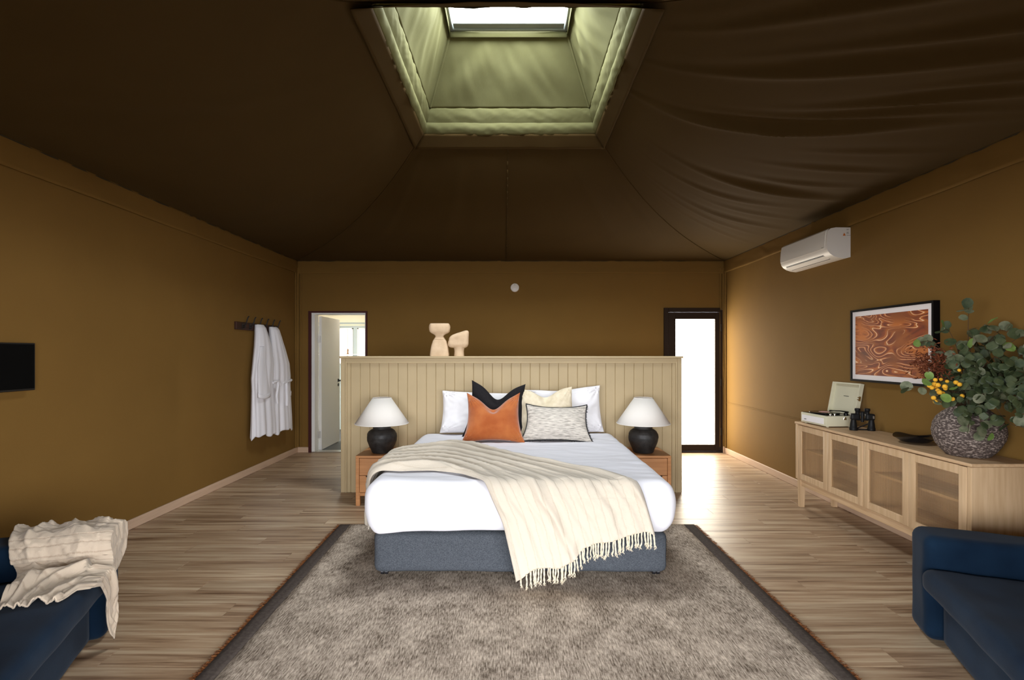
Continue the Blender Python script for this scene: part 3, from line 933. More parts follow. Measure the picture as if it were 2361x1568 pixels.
def duv(p, n):
    x, y, z = p
    t = (z - DZ0) / (DZ1 - DZ0)
    side = 1 - smoothstep(0.85, 1.0, abs(n.z)) if n.z > 0 else 1
    f = 0.022 * math.sin(math.pi * min(1, max(0, t * 0.95 + 0.05))) - 0.040 * (1 - t) ** 3
    q = Vector((n.x, n.y, 0))
    p = p + q * f
    # soft waves on the top, long pulls on the front face
    top = smoothstep(0.5, 0.95, n.z)
    p.z += top * (0.010 * noise.noise(Vector((x * 2.2, y * 2.8, 1))) + 0.006 * noise.noise(Vector((x * 3.0 + y, y * 13, 4))) + 0.004 * noise.noise(Vector((x * 7, y * 16 + x * 4, 9))))
    fr = smoothstep(0.5, 0.95, -n.y) + smoothstep(0.5, 0.95, abs(n.x))
    p += q * fr * (0.010 * noise.noise(Vector((x * 2.5 + y * 2.5, z * 5, 2))) + 0.005 * noise.noise(Vector((x * 9 + y * 9 + z * 6, z * 9, 7))))
    # hem: uneven, lower at the left front corner
    if t < 0.5:
        k = (0.5 - t) / 0.5
        hem = 0.010 * noise.noise(Vector((x * 4, y * 4, 3))) + 0.022 * smoothstep(-0.70, -0.92, x) * smoothstep(0.3, -0.02, y) - 0.014 * smoothstep(-0.6, 0.9, x) * -1
        hem += -0.016 + 0.016 * smoothstep(0.0, -0.75, x)
        p.z -= k * hem
        p += q * k * 0.012 * noise.noise(Vector((x * 6, y * 6, 5)))
    return p


dl = 2.03
MB().softbox((0, dl / 2, (DZ0 + DZ1) / 2), (DXH, dl / 2, (DZ1 - DZ0) / 2), 0.085, (110, 110, 26), 0, 1, 0, duv, True).build(
    'duvet', M['sheet'], None, True, solid=0.006, loc=(bc, BYF - 0.055, 0))
tag(bpy.data.objects['duvet'], 'white cotton duvet spread over the bed', 'duvet')


# ------------------------------------------------------------------ pillows and cushions
def cushion_mb(w, h, t, n=44, pinch=0.07, chop=0.0, ear=0.0, seed=0, puff=0.5, wrinkle=0.004, taper=0.0):
    """a filled cover: concave edges, pointed corners, an optional karate-chop dip in the top edge (base at z=0, leaning comes from the object)"""
    b = MB()

    def pt(u, v, side):
        ex = 1 - pinch * (1 - v * v)
        ez = 1 - pinch * (1 - u * u)
        x = w / 2 * u * ex * (1 - taper * v)
        z = h / 2 * v * ez
        dip = chop * math.exp(-(u / 0.42) ** 2) * smoothstep(-0.1, 1.0, v) ** 1.5
        z -= dip
        z += ear * abs(u) ** 3 * smoothstep(0, 1, v)
        prof = max(0.0, (1 - u * u) * (1 - v * v)) ** puff
        y = side * t / 2 * prof
        y -= side * 0.30 * t * math.exp(-(u / 0.16) ** 2) * smoothstep(0.15, 0.9, v) * (1 if chop else 0) * prof * 1.5
        q = Vector((x * 9, z * 9, side * 3 + seed * 4.7))
        y += side * (wrinkle * 2 * noise.noise(q) + wrinkle * noise.noise(q * 2.3)) * min(1, prof * 3)
        r = math.hypot(abs(u) - 1, abs(v) - 1)
        y += side * wrinkle * 1.6 * math.exp(-(r / 0.45) ** 2) * math.sin(24 * math.atan2(1.02 - abs(v), 1.02 - abs(u))) * min(1, prof * 4)
        return Vector((x, y, z + h / 2))
    for side in (-1, 1):
        b.grid(lambda u, v, side=side: pt(2 * u - 1, 2 * v - 1, side), n, n)
    bmesh.ops.remove_doubles(b.bm, verts=b.bm.verts, dist=0.0004)
    return b, pt


def place(o, x, y, z, lean, rz=0.0, roll=0.0):
    o.location = (x, y, z)
    o.rotation_euler = Euler((-lean, roll, rz), 'XYZ')


ZB = 0.632
b, _ = cushion_mb(0.80, 0.42, 0.20, 50, 0.05, 0, 0.0, 1, 0.42, 0.007)
pl = b.build('pillow', M['pillow_white'], None, True)
tag(pl, 'plain white pillow against the headboard behind the black and orange cushions', 'pillow', 'white pillows at the headboard')
place(pl, -0.315, 5.165, ZB - 0.004, 0.26, 0.03, 0.035)
b, _ = cushion_mb(0.80, 0.46, 0.20, 50, 0.05, 0.02, 0.0, 2, 0.42, 0.008)
pr = b.build('pillow', M['pillow_white'], None, True)
tag(pr, 'plain white pillow against the headboard behind the cream and grey cushions', 'pillow', 'white pillows at the headboard')
place(pr, 0.485, 5.165, ZB - 0.004, 0.24, -0.04, -0.06)

b, _ = cushion_mb(0.56, 0.515, 0.16, 46, 0.13, 0.115, 0.02, 3, 0.5, 0.004, 0.09)
o = tag(b.build('cushion', M['black_linen'], None, True), 'square black cushion with a deep dent, directly behind the orange cushion', 'cushion')
place(o, -0.168, 4.88, ZB - 0.006, 0.22, 0.05, 0.075)
b, _ = cushion_mb(0.525, 0.425, 0.17, 50, 0.14, 0.095, 0.03, 4, 0.5, 0.005, 0.085)
o = tag(b.build('cushion', M['rust_velvet'], None, True), 'burnt orange velvet cushion in front of the black cushion', 'cushion')
place(o, -0.175, 4.66, ZB - 0.010, 0.24, 0.02, 0.0)
b, _ = cushion_mb(0.54, 0.485, 0.15, 46, 0.08, 0.075, 0.0, 5, 0.5, 0.005, 0.06)
o = tag(b.build('cushion', M['cream_linen'], None, True), 'crinkled cream linen cushion behind the grey lumbar cushion', 'cushion')
place(o, 0.315, 4.88, ZB - 0.008, 0.26, -0.04, -0.04)
lum = thing('cushion', 'long grey woven lumbar cushion with dark frayed edging at the front right', 'cushion')
b, pt = cushion_mb(0.60, 0.335, 0.15, 56, 0.12, 0.0, 0.015, 6, 0.5, 0.004, 0.07)
b.build('cushion_cover', M['grey_weave'], lum, True)
b = MB(); ring = []
for k in range(4):
    for i in range(24):
        a = -1 + 2 * i / 24
        ring.append(pt(*[(a, -1), (1, a), (-a, 1), (-1, -a)][k], 1))
b.tube(ring + [ring[0]], 0.0065, 6)
r2 = random.Random(3)
for i, p in enumerate(ring):
    if 24 <= i < 48 or i < 24:
        for j in range(3):
            d = Vector((1, 0, 0)) if i >= 24 else Vector((0, 0, -0.4))
            d = (d + Vector((r2.uniform(-.4, .4), r2.uniform(-.7, .2), r2.uniform(-.6, .6)))).normalized() * r2.uniform(0.008, 0.018)
            b.tube([p, p + d], [0.003, 0.0015], 4)
b.build('edging', M['charcoal_trim'], lum, True, label='dark frayed edging')
place(lum, 0.385, 4.69, ZB + 0.0, 0.43, -0.05, 0.012)

# ------------------------------------------------------------------ throw over the foot of the bed
TZ, TYF, TXL, TR = 0.639, 3.166, -0.937, 0.085


def drape(a, b_):
    """cloth coordinates (a across, b along) laid over the bed top and folded down at the front and left edges"""
    x, y, z = a, b_, TZ
    nrm = Vector((0, 0, 1))
    e = TYF + TR
    if b_ < e:
        s = e - b_
        q = TR * math.pi / 2
        if s < q:
            th = s / TR
            y, z = e - TR * math.sin(th), TZ - TR * (1 - math.cos(th)); nrm = Vector((0, -math.sin(th), math.cos(th)))
        else:
            y, z = TYF - 0.004, TZ - TR - (s - q); nrm = Vector((0, -1, 0))
    elif a < TXL + TR:
        s = TXL + TR - a
        q = TR * math.pi / 2
        if s < q:
            th = s / TR
            x, z = TXL + TR - TR * math.sin(th), TZ - TR * (1 - math.cos(th)); nrm = Vector((-math.sin(th), 0, math.cos(th)))
        else:
            x, z = TXL - 0.006, TZ - TR - (s - q); nrm = Vector((-1, 0, 0))
    return Vector((x, y, z)), nrm


LOW = [(0.0, -1.30, 3.50), (0.16, -0.98, 3.49), (0.26, -0.80, 3.485), (0.40, -0.53, 3.52), (0.50, -0.345, 3.43), (0.60, -0.19, 3.255), (0.78, -0.062, 2.96), (1.0, 0.015, 2.6)]
UPP = [(0.0, -1.26, 4.10), (0.13, -0.96, 4.17), (0.24, -0.66, 4.44), (0.32, -0.47, 4.53), (0.38, -0.26, 4.27), (0.44, 0.055, 3.92), (0.50, 0.354, 3.68), (0.56, 0.62, 3.46), (0.60, 0.745, 3.255), (1.0, 0.845, 2.9)]
DROP = [(0.0, 0.585, 0), (0.07, 0.53, 0), (0.12, 0.495, 0), (0.22, 0.50, 0), (0.30, 0.503, 0), (0.38, 0.475, 0), (0.44, 0.43, 0), (0.48, 0.385, 0), (0.56, 0.358, 0), (0.70, 0.335, 0), (0.85, 0.300, 0), (0.94, 0.275, 0), (1.0, 0.305, 0)]
T0 = 0.60


def smoothpl(pts, t, w=0.025):
    return (polyline(pts, t - w) + polyline(pts, t) * 2 + polyline(pts, t + w)) / 4


def throw_pt(t, v):
    L, U = smoothpl(LOW, t), smoothpl(UPP, t)
    a = lerp(L.x, U.x, v); b_ = lerp(L.y, U.y, v)
    if t > T0:
        k = (t - T0) / (1 - T0)
        d = polyline(DROP, v).x
        d = (polyline(DROP, v - 0.03).x + polyline(DROP, v).x + polyline(DROP, v + 0.03).x) / 3 if 0.03 < v < 0.97 else d
        b_ = 3.255 - k * (d + 0.055)
        ax = lerp(0.0, 1.0, k)
        a += 0.035 * math.sin(v * 6.0 + 0.5) * 0.3 * ax
    p, n = drape(a, b_)
    # folds run along the cloth: bunched to the left, fanning out towards the front
    wob = 0.55 * noise.noise(Vector((t * 3.2, v * 2.0, 0.3))) + 0.22 * noise.noise(Vector((t * 8, v * 4, 3.1)))
    bunch = smoothstep(0.66, 0.36, t)
    f1 = abs(math.sin((v * 6.3 + wob * 1.5) * math.pi)) ** 0.75
    f2 = abs(math.sin((v * 12.5 + wob * 3.0 + t * 3) * math.pi))
    h = bunch * (0.058 * (1 - f1) * (0.5 + 0.5 * f2) + 0.026 * (1 - f2) ** 1.5 + 0.004)
    fan = smoothstep(0.45, 0.75, t)
    f3 = 0.5 + 0.5 * math.cos((v * 3.4 - 0.35 * t + wob * 0.45) * 2 * math.pi)
    f4 = 0.5 + 0.5 * math.cos((v * 8.5 - 1.4 * t + wob * 0.8) * 2 * math.pi)
    h += fan * (0.024 * f3 ** 4 + 0.010 * f4 ** 3 + 0.004)
    h += 0.006 * (noise.noise(Vector((t * 26, v * 14, 6))) + 0.4)
    rim = min(1.0, v / 0.03, (1 - v) / 0.03)
    h = h * (0.15 + 0.85 * rim)
    return p + n * max(h, 0.001)


th = thing('throw_blanket', 'cream loosely woven throw with a tasselled hem across the foot of the bed', 'blanket')
MB().grid(lambda u, v: throw_pt(u, v), 200, 130).build('throw_cloth', M['throw'], th, True, solid=0.005, autosmooth=False)
# tassels of twisted yarn, one by one along the front hem
r2 = random.Random(21)


def tassel_mb(p, n, L, rr, outward=0.0):
    b = MB()
    sw, fw = rr.uniform(-0.010, 0.010), rr.uniform(0.0, 0.010)
    for k in range(3):
        ph = rr.uniform(0, 6.28) + k * 2.09
        pts, rs = [], []
        for i in range(9):
            q = i / 8
            spread = 0.0022 + 0.0055 * smoothstep(0.62, 1.0, q)
            pts.append(p + Vector((sw * q * q + spread * math.cos(ph + q * 9), 0, -L * q)) + n * (fw * math.sin(q * 3) + spread * math.sin(ph + q * 9) + 0.003 + outward * q * q))
            rs.append(0.0042 * (1 - 0.35 * q) if i < 8 else 0.001)
        b.tube(pts, rs, 5)
    for k in range(4):
        q0 = p + Vector((sw, 0, -L * 0.96)) + n * 0.004
        b.tube([q0, q0 + Vector((rr.uniform(-0.012, 0.012), rr.uniform(-0.008, 0.0), -rr.uniform(0.006, 0.016)))], [0.0018, 0.0006], 4)
    return b


NT = 46
for i in range(NT):
    v = 0.075 + 0.915 * i / (NT - 1) + r2.uniform(-0.006, 0.006)
    v = min(v, 0.995)
    p = throw_pt(1.0, v)
    L = r2.uniform(0.070, 0.098)
    if p.z - L < 0.022: L = max(0.03, p.z - 0.022)
    tassel_mb(p + Vector((0, -0.002, 0.004)), Vector((0, -1, 0)), L, r2).build('tassel', M['tassel'], th, True)
p = throw_pt(1.0, 0.02)
tassel_mb(p + Vector((0.01, -0.002, 0.01)), Vector((0, -1, 0)), max(0.03, p.z - 0.024), r2, 0.02).build('tassel', M['tassel'], th, True)

# ------------------------------------------------------------------ bedside tables


def bedside(x0, x1, label, mirror):
    y0, y1, zt = 4.91, 5.362, 0.466
    wd, dp = x1 - x0, y1 - y0
    t = thing('bedside_table', label, 'bedside table', ((x0 + x1) / 2, y0, 0), 0, 'bedside tables')
    h = wd / 2
    MB().bx(-h, h, 0, dp, zt - 0.022, zt, 0.003, 1).build('table_top', M['cherry'], t, False)
    for sd in (-1, 1):
        MB().bx(sd * h, sd * (h - 0.032), 0.002, dp, 0.122, zt - 0.022, 0.002, 1).build('side_panel', M['cherry'], t, False)
        for yy in (0.002, dp - 0.040):
            MB().bx(sd * h, sd * (h - 0.040), yy, yy + 0.038, 0, 0.122, 0.003, 1).build('leg', M['cherry'], t, False)
    MB().bx(-h + 0.032, h - 0.032, 0.002, dp, 0.092, 0.118, 0.002, 1).build('bottom_rail', M['cherry'], t, False)
    MB().bx(-h + 0.032, h - 0.032, dp - 0.015, dp - 0.003, 0.118, zt - 0.022).build('back_panel', M['cherry'], t, False)
    fw = wd - 0.068
    for j, (z0, z1) in enumerate(((0.282, zt - 0.026), (0.122, 0.278))):
        d = MB().bx(-fw / 2, fw / 2, 0.008, 0.028, z0, z1, 0.002, 1)
        d.bx(-fw / 2 + 0.01, fw / 2 - 0.01, 0.028, dp - 0.03, z0 + 0.01, z1 - 0.02)
        dr = d.build('drawer', M['cherry'], t, False)
        if j == 1:
            MB().bx(-0.16, 0.16, 0.0074, 0.012, z1 - 0.012, z1 + 0.0005).build('finger_pull', M['seam'], dr, False)
    return t


bedside(-1.462, -0.955, 'honey timber bedside table left of the bed', 0)
bedside(0.985, 1.468, 'honey timber bedside table right of the bed', 1)


# ------------------------------------------------------------------ table lamps
def table_lamp(x, y, z, label):
    t = thing('table_lamp', label, 'lamp', (x, y, z), 0, 'bedside lamps')
    prof = [(0.0, 0.0), (0.088, 0.0), (0.094, 0.006), (0.104, 0.030), (0.122, 0.070), (0.137, 0.115), (0.1425, 0.150), (0.138, 0.180), (0.124, 0.204), (0.104, 0.220), (0.088, 0.2255),
            (0.083, 0.230), (0.084, 0.236), (0.086, 0.246), (0.086, 0.262), (0.082, 0.268), (0.060, 0.270)]
    n = 5
    P = []
    for a, c in zip(prof, prof[1:]):
        for k in range(n): P.append((lerp(a[0], c[0], k / n), lerp(a[1], c[1], k / n)))
    P.append(prof[-1])
    MB().lathe(P, 48, cap0=False, warp=lambda p: p + Vector((p.x, p.y, 0)) * 0.03 * noise.noise(p * 22 + Vector((x, 0, 0)))).build('lamp_base', M['lamp_black'], t, True)
    r0, r1, za, zb = 0.252, 0.086, 0.279, 0.522
    MB().lathe([(r0, za), (lerp(r0, r1, .5), lerp(za, zb, .5)), (r1, zb)], 64, cap0=False, cap1=False).build('lamp_shade', M['shade'], t, True, solid=0.003)
    b = MB()
    for r, zz in ((r0, za), (r1, zb)):
        b.tube([(r * math.cos(k * math.pi / 24), r * math.sin(k * math.pi / 24), zz) for k in range(49)], 0.0035, 6, cap=False)
    b.build('shade_ring', M['shade'], t, True)
    b = MB().tube([(0, 0, 0.266), (0, 0, 0.34)], 0.010, 8)
    b.tube([(-r1, 0, zb - 0.03), (r1, 0, zb - 0.03)], 0.002, 6).tube([(0, -r1, zb - 0.03), (0, r1, zb - 0.03)], 0.002, 6).tube([(0, 0, 0.34), (0, 0, zb - 0.03)], 0.003, 6)
    b.build('lamp_holder', M['black_metal'], t, True)
    MB().lathe([(0.012, 0.34), (0.02, 0.36), (0.029, 0.385), (0.026, 0.41), (0.012, 0.423)], 16).build('light_bulb', M['plastic_white'], t, True)
    return t


table_lamp(-1.262, 5.092, 0.466, 'black ceramic table lamp with white cone shade, left of the bed')
table_lamp(1.253, 5.092, 0.466, 'black ceramic table lamp with white cone shade, right of the bed')

# ------------------------------------------------------------------ sculptures on the headboard
zs = HZ
kx = 0.00446
lv = [(0, 44), (4, 44.3), (13, 42.5), (26, 36.5), (35, 31), (39, 26), (42, 22.5), (45.5, 18.5), (48, 21), (50, 26), (53, 38), (56, 44.5), (61, 48), (67, 48.7), (71, 47), (74, 44), (75.2, 42.5)]


def scul(u, v):
    x = v * (len(lv) - 1); i = min(int(x), len(lv) - 2); f = x - i
    hh = lerp(lv[i][0], lv[i + 1][0], f) * kx; wd = lerp(lv[i][1], lv[i + 1][1], f) * kx / 2
    a = 2 * math.pi * u
    c, s_ = math.cos(a), math.sin(a)
    e = 0.55
    p = Vector((wd * math.copysign(abs(c) ** e, c), 0.60 * wd * math.copysign(abs(s_) ** e, s_) * (1 if wd < 0.06 else 0.85), hh))
    return p + Vector((p.x, p.y, 0)) * 0.03 * noise.noise(p * 25)


b = MB().grid(scul, 44, (len(lv) - 1) * 3, True, False)
b.bm.faces.new(b.rows[0][::-1]); b.bm.faces.new(b.rows[-1])
o = tag(b.build('sculpture', M['clay'], None, True, loc=(-0.758, 5.455, zs)), 'tall sand plaster sculpture with a square head on the headboard', 'sculpture')
b = MB().softbox((0.004, 0, 0.163), (0.103, 0.055, 0.079), 0.042, (22, 14, 18), 0.006, 14, 4,
                 lambda p, n: Vector((p.x + 0.10 * (p.z - 0.16), p.y, p.z + (0.30 if p.z > 0.16 else 0.02) * p.x * smoothstep(0.10, 0.24, p.z) * 1.05)))
b.lathe([(0.0, 0.0), (0.053, 0.0), (0.051, 0.02), (0.049, 0.05), (0.052, 0.075), (0.062, 0.098)], 32, (0.010, 0, 0), cap0=False, sy=0.85)
tag(b.build('sculpture', M['clay'], None, True, loc=(-0.566, 5.455, zs)), 'short sand plaster sculpture with a tilted head on the headboard', 'sculpture')

# ------------------------------------------------------------------ smoke alarm
sa = thing('smoke_alarm', 'round white smoke alarm high on the back canvas wall', 'smoke alarm', (0.025, YB, 2.352))
wy = lambda p: Vector((p.x, -p.z, p.y))
MB().lathe([(0.062, 0.0), (0.062, 0.016), (0.058, 0.024), (0.030, 0.030), (0.0, 0.031)], 40, cap1=False, warp=wy).build('alarm_body', M['plastic_white'], sa, True)
MB().lathe([(0.022, 0.028), (0.021, 0.034), (0.0, 0.035)], 24, (0, -0.026, 0), cap1=False, warp=wy).build('test_button', M['grille'], sa, True)
MB().lathe([(0.005, 0.026), (0.004, 0.031), (0.0, 0.0315)], 10, (0, 0.038, 0), cap1=False, warp=wy).build('indicator', M['ink'], sa, True)

# ------------------------------------------------------------------ sideboard along the right wall
SY0, SY1, SXF, SZ = 3.035, 4.93, 2.630, 0.784
sbd = thing('sideboard', 'long pale oak sideboard with four ribbed glass doors along the right wall', 'sideboard', (SXF, SY0, 0))
SL, SD = SY1 - SY0, XR - 0.012 - SXF
MB().bx(-0.006, SD, -0.004, SL + 0.004, SZ - 0.020, SZ, 0.003, 1).build('top_panel', M['oak_h'], sbd, False)
for y0, y1 in ((0.0, 0.034), (SL - 0.034, SL)):
    MB().bx(0.0, SD, y0, y1, 0.255, SZ - 0.020, 0.008, 2).build('end_panel', M['oak'], sbd, True)
MB().bx(0.01, SD - 0.012, 0.034, SL - 0.034, 0.255, 0.275).build('bottom_panel', M['oak_h'], sbd, False)
MB().bx(SD - 0.012, SD, 0.034, SL - 0.034, 0.275, SZ - 0.02).build('back_panel', M['oak_h'], sbd, False)
MB().bx(0.045, SD - 0.012, SL / 2 - 0.010, SL / 2 + 0.010, 0.275, SZ - 0.02).build('divider', M['oak'], sbd, False)
for y0, y1 in ((0.034, SL / 2 - 0.01), (SL / 2 + 0.01, SL - 0.034)):
    MB().bx(0.075, SD - 0.012, y0, y1, 0.510, 0.528, 0.002, 1).build('shelf', M['oak_h'], sbd, False)
MB().bx(0.022, 0.040, 0.06, SL - 0.06, 0.200, 0.255, 0.002, 1).build('apron', M['oak_h'], sbd, False)
MB().bx(SD - 0.06, SD - 0.04, 0.06, SL - 0.06, 0.200, 0.255, 0.002, 1).build('apron', M['oak_h'], sbd, False)
for y0 in (0.012, SL - 0.060):
    for x0 in (0.012, SD - 0.062):
        b = MB()
        h = 0.024; cx, cy = x0 + h, y0 + h
        b.poly([(cx - h, cy - h, 0.255), (cx + h, cy - h, 0.255), (cx + h, cy + h, 0.255), (cx - h, cy + h, 0.255),
                (cx - h * .8, cy - h * .8, 0), (cx + h * .8, cy - h * .8, 0), (cx + h * .8, cy + h * .8, 0), (cx - h * .8, cy + h * .8, 0)],
               [(0, 3, 2, 1), (4, 5, 6, 7), (0, 1, 5, 4), (1, 2, 6, 5), (2, 3, 7, 6), (3, 0, 4, 7)])
        b.build('leg', M['oak'], sbd, False)
dw = (SL - 0.068 - 3 * 0.004) / 4
for i in range(4):
    y0 = 0.034 + i * (dw + 0.004); y1 = y0 + dw
    off = 0.000 if i % 2 == 0 else 0.004
    z0, z1 = 0.262, SZ - 0.026
    st, rl = 0.058, 0.054
    b = MB()
    b.bx(off, off + 0.022, y0, y0 + st, z0, z1, 0.005, 2).bx(off, off + 0.022, y1 - st, y1, z0, z1, 0.005, 2)
    b.bx(off + 0.002, off + 0.020, y0 + st - 0.004, y1 - st + 0.004, z0, z0 + rl, 0.003, 1).bx(off + 0.002, off + 0.020, y0 + st - 0.004, y1 - st + 0.004, z1 - rl, z1, 0.003, 1)
    d = b.build('door', M['oak'], sbd, True)
    g0, g1 = y0 + st - 0.005, y1 - st + 0.005
    nr = int((g1 - g0) / 0.0085)

    def rib(u, v, off=off, g0=g0, g1=g1, nr=nr, z0=z0, z1=z1, rl=rl):
        return Vector((off + 0.011 - 0.0040 * abs(math.sin(u * nr * math.pi)), lerp(g0, g1, u), lerp(z0 + rl - 0.004, z1 - rl + 0.004, v)))
    MB().grid(rib, nr * 6, 1).build('glass_pane', M['ribbed'], d, True, autosmooth=False)

# ------------------------------------------------------------------ record player
rp = thing('record_player', 'sage cream suitcase record player with open lid on the far end of the sideboard', 'record player', (2.665, 4.50, SZ), math.radians(4))
pw, pd, ph = 0.255, 0.355, 0.098
b = MB().bx(0, pw, 0, pd, 0.008, ph, 0.006, 2)
for x in (0.03, pw - 0.03):
    for y_ in (0.03, pd - 0.03):
        b.tube([(x, y_, 0), (x, y_, 0.01)], 0.010, 10)
b.build('case', M['player'], rp, True)
MB().bx(-0.003, 0.002, 0.035, pd - 0.02, 0.024, ph - 0.022, 0.001, 1).build('speaker_grille', M['grille'], rp, False)
MB().bx(-0.0042, -0.0028, pd - 0.085, pd - 0.055, 0.038, 0.044).build('wordmark', M['ink'], rp, False)
MB().bx(0.010, pw - 0.010, 0.010, pd - 0.010, ph - 0.002, ph + 0.003, 0.001, 1).build('deck_plate', M['deck_black'], rp, False)
MB().lathe([(0.0, 0), (0.118, 0), (0.120, 0.003), (0.120, 0.010), (0.0, 0.011)], 48, (0.122, 0.205, ph + 0.004), cap0=False, cap1=False).build('record', M['deck_black'], rp, True)
MB().lathe([(0.0, 0), (0.045, 0), (0.045, 0.0012), (0.0, 0.0013)], 32, (0.122, 0.205, ph + 0.015), cap0=False, cap1=False).build('record_label', M['label'], rp, True)
b = MB().lathe([(0.018, 0), (0.018, 0.014), (0.010, 0.022), (0.0, 0.023)], 16, (0.215, 0.055, ph + 0.003), cap1=False)
b.tube([(0.215, 0.03, ph + 0.030), (0.213, 0.12, ph + 0.030), (0.200, 0.20, ph + 0.026), (0.185, 0.225, ph + 0.022)], [0.007, 0.005, 0.004, 0.007], 8)
b.build('tonearm', M['deck_black'], rp, True)
for x in (0.06, 0.10):
    MB().lathe([(0.011, 0), (0.011, 0.012), (0.0, 0.013)], 14, (x, 0.038, ph + 0.003), cap1=False).build('knob', M['chrome'], rp, True)
# lid: a shallow tray standing up from the back edge, leaning to the wall
lx0, lean = pw - 0.002, math.radians(11)


def lidp(a, b_, c):
    """a: up the lid, b: along the case, c: depth towards the wall"""
    return Vector((lx0 + a * math.sin(lean) + c * math.cos(lean), b_, ph + 0.006 + a * math.cos(lean) - c * math.sin(lean)))


b = MB()
lh, ldp = 0.275, 0.034


def lbox(a0, a1, b0, b1, c0, c1):
    P = [lidp(a, b_, c) for a in (a0, a1) for b_ in (b0, b1) for c in (c0, c1)]
    b.poly(P, [(0, 1, 3, 2), (4, 6, 7, 5), (0, 4, 5, 1), (2, 3, 7, 6), (0, 2, 6, 4), (1, 5, 7, 3)])


lbox(0, lh, 0, pd, ldp - 0.006, ldp)
lbox(0, 0.012, 0, pd, 0, ldp - 0.006); lbox(lh - 0.014, lh, 0, pd, 0, ldp - 0.006)
lbox(0.012, lh - 0.014, 0, 0.014, 0, ldp - 0.006); lbox(0.012, lh - 0.014, pd - 0.014, pd, 0, ldp - 0.006)
lid = b.build('lid', M['player'], rp, False)
b = MB(); lbox(0.155, 0.160, 0.15, 0.215, ldp - 0.0075, ldp - 0.005); b.build('wordmark', M['ink'], lid, False)
b = MB()
lbox(0.125, 0.165, -0.004, 0.001, 0.004, 0.024); lbox(0.132, 0.140, -0.008, 0.002, -0.004, 0.008); lbox(0.150, 0.158, -0.008, 0.002, -0.004, 0.008)
b.build('latch_clasp', M['chrome'], lid, False)
b = MB().bx(0.150, 0.178, -0.004, 0.001, ph - 0.034, ph - 0.012, 0.002, 1).tube([(0.164, -0.002, ph - 0.016), (0.164, -0.007, ph - 0.016)], 0.008, 12)
b.build('latch_plate', M['chrome'], rp, False)

# ------------------------------------------------------------------ binoculars standing on their objectives
bi = thing('binoculars', 'black binoculars standing upright on the sideboard beside the record player', 'binoculars', (2.868, 4.345, SZ), math.radians(-12))
for sd in (-1, 1):
    b = MB()
    b.lathe([(0.0, 0.0), (0.028, 0.0), (0.0295, 0.004), (0.0295, 0.020), (0.0265, 0.024), (0.0245, 0.050), (0.019, 0.084), (0.020, 0.090), (0.0, 0.091)], 28, (sd * 0.066, 0, 0), cap0=False, cap1=False)
    b.build('objective_tube', M['rubber'], bi, True)
    MB().softbox((sd * 0.055, 0, 0.112), (0.034, 0.023, 0.027), 0.014, (10, 8, 8)).build('prism_housing', M['rubber'], bi, True)
    b = MB().lathe([(0.0, 0.0), (0.016, 0.0), (0.016, 0.022), (0.019, 0.026), (0.021, 0.030), (0.021, 0.044), (0.018, 0.047), (0.0, 0.043)], 24, (sd * 0.036, 0, 0.134), cap0=False, cap1=False)
    b.build('eyepiece', M['rubber'], bi, True)
b = MB().tube([(0, 0, 0.070), (0, 0, 0.150)], 0.011, 14).tube([(0, 0, 0.120), (0, 0, 0.142)], 0.016, 18)
b.bx(-0.045, 0.045, -0.006, 0.006, 0.082, 0.096, 0.003, 1).bx(-0.036, 0.036, -0.005, 0.005, 0.146, 0.156, 0.003, 1)
b.build('hinge_bridge', M['rubber'], bi, True)
MB().bx(0.068, 0.080, -0.0255, -0.022, 0.100, 0.122, 0.001, 1).build('badge', M['steel'], bi, False)
b = MB()
b.tube([(0.02 + 0.05 * math.cos(k / 9 * 5), 0.05 + 0.03 * math.sin(k / 9 * 5), 0.006 + 0.05 * max(0, 1 - k / 4)) for k in range(12)], 0.005, 6)
b.build('neck_strap', M['black_linen'], bi, True)

# ------------------------------------------------------------------ black dish


def dish(u, v):
    a = 2 * math.pi * u
    e = 1 + 0.10 * math.cos(2 * a) + 0.05 * math.cos(3 * a + 1.0)
    prof = [(0.0, 0.004), (0.055, 0.003), (0.085, 0.012), (0.118, 0.036), (0.134, 0.048), (0.137, 0.050), (0.130, 0.047), (0.108, 0.034), (0.075, 0.018), (0.04, 0.012), (0.0, 0.011)]
    x = v * (len(prof) - 1); i = min(int(x), len(prof) - 2); f = x - i
    r, z = lerp(prof[i][0], prof[i + 1][0], f), lerp(prof[i][1], prof[i + 1][1], f)
    z += (r / 0.137) ** 2 * 0.010 * math.cos(3 * a + 0.6)
    return Vector((r * e * 0.92 * math.cos(a), r * e * 1.0 * math.sin(a), max(z, 0.0)))


b = MB().grid(dish, 56, 30, True, False)
bmesh.ops.remove_doubles(b.bm, verts=b.bm.verts, dist=0.0002)
tag(b.build('dish', M['gloss_black'], None, True, loc=(2.845, 3.745, SZ)), 'shallow glossy black dish with a wavy rim beside the round vase', 'dish')

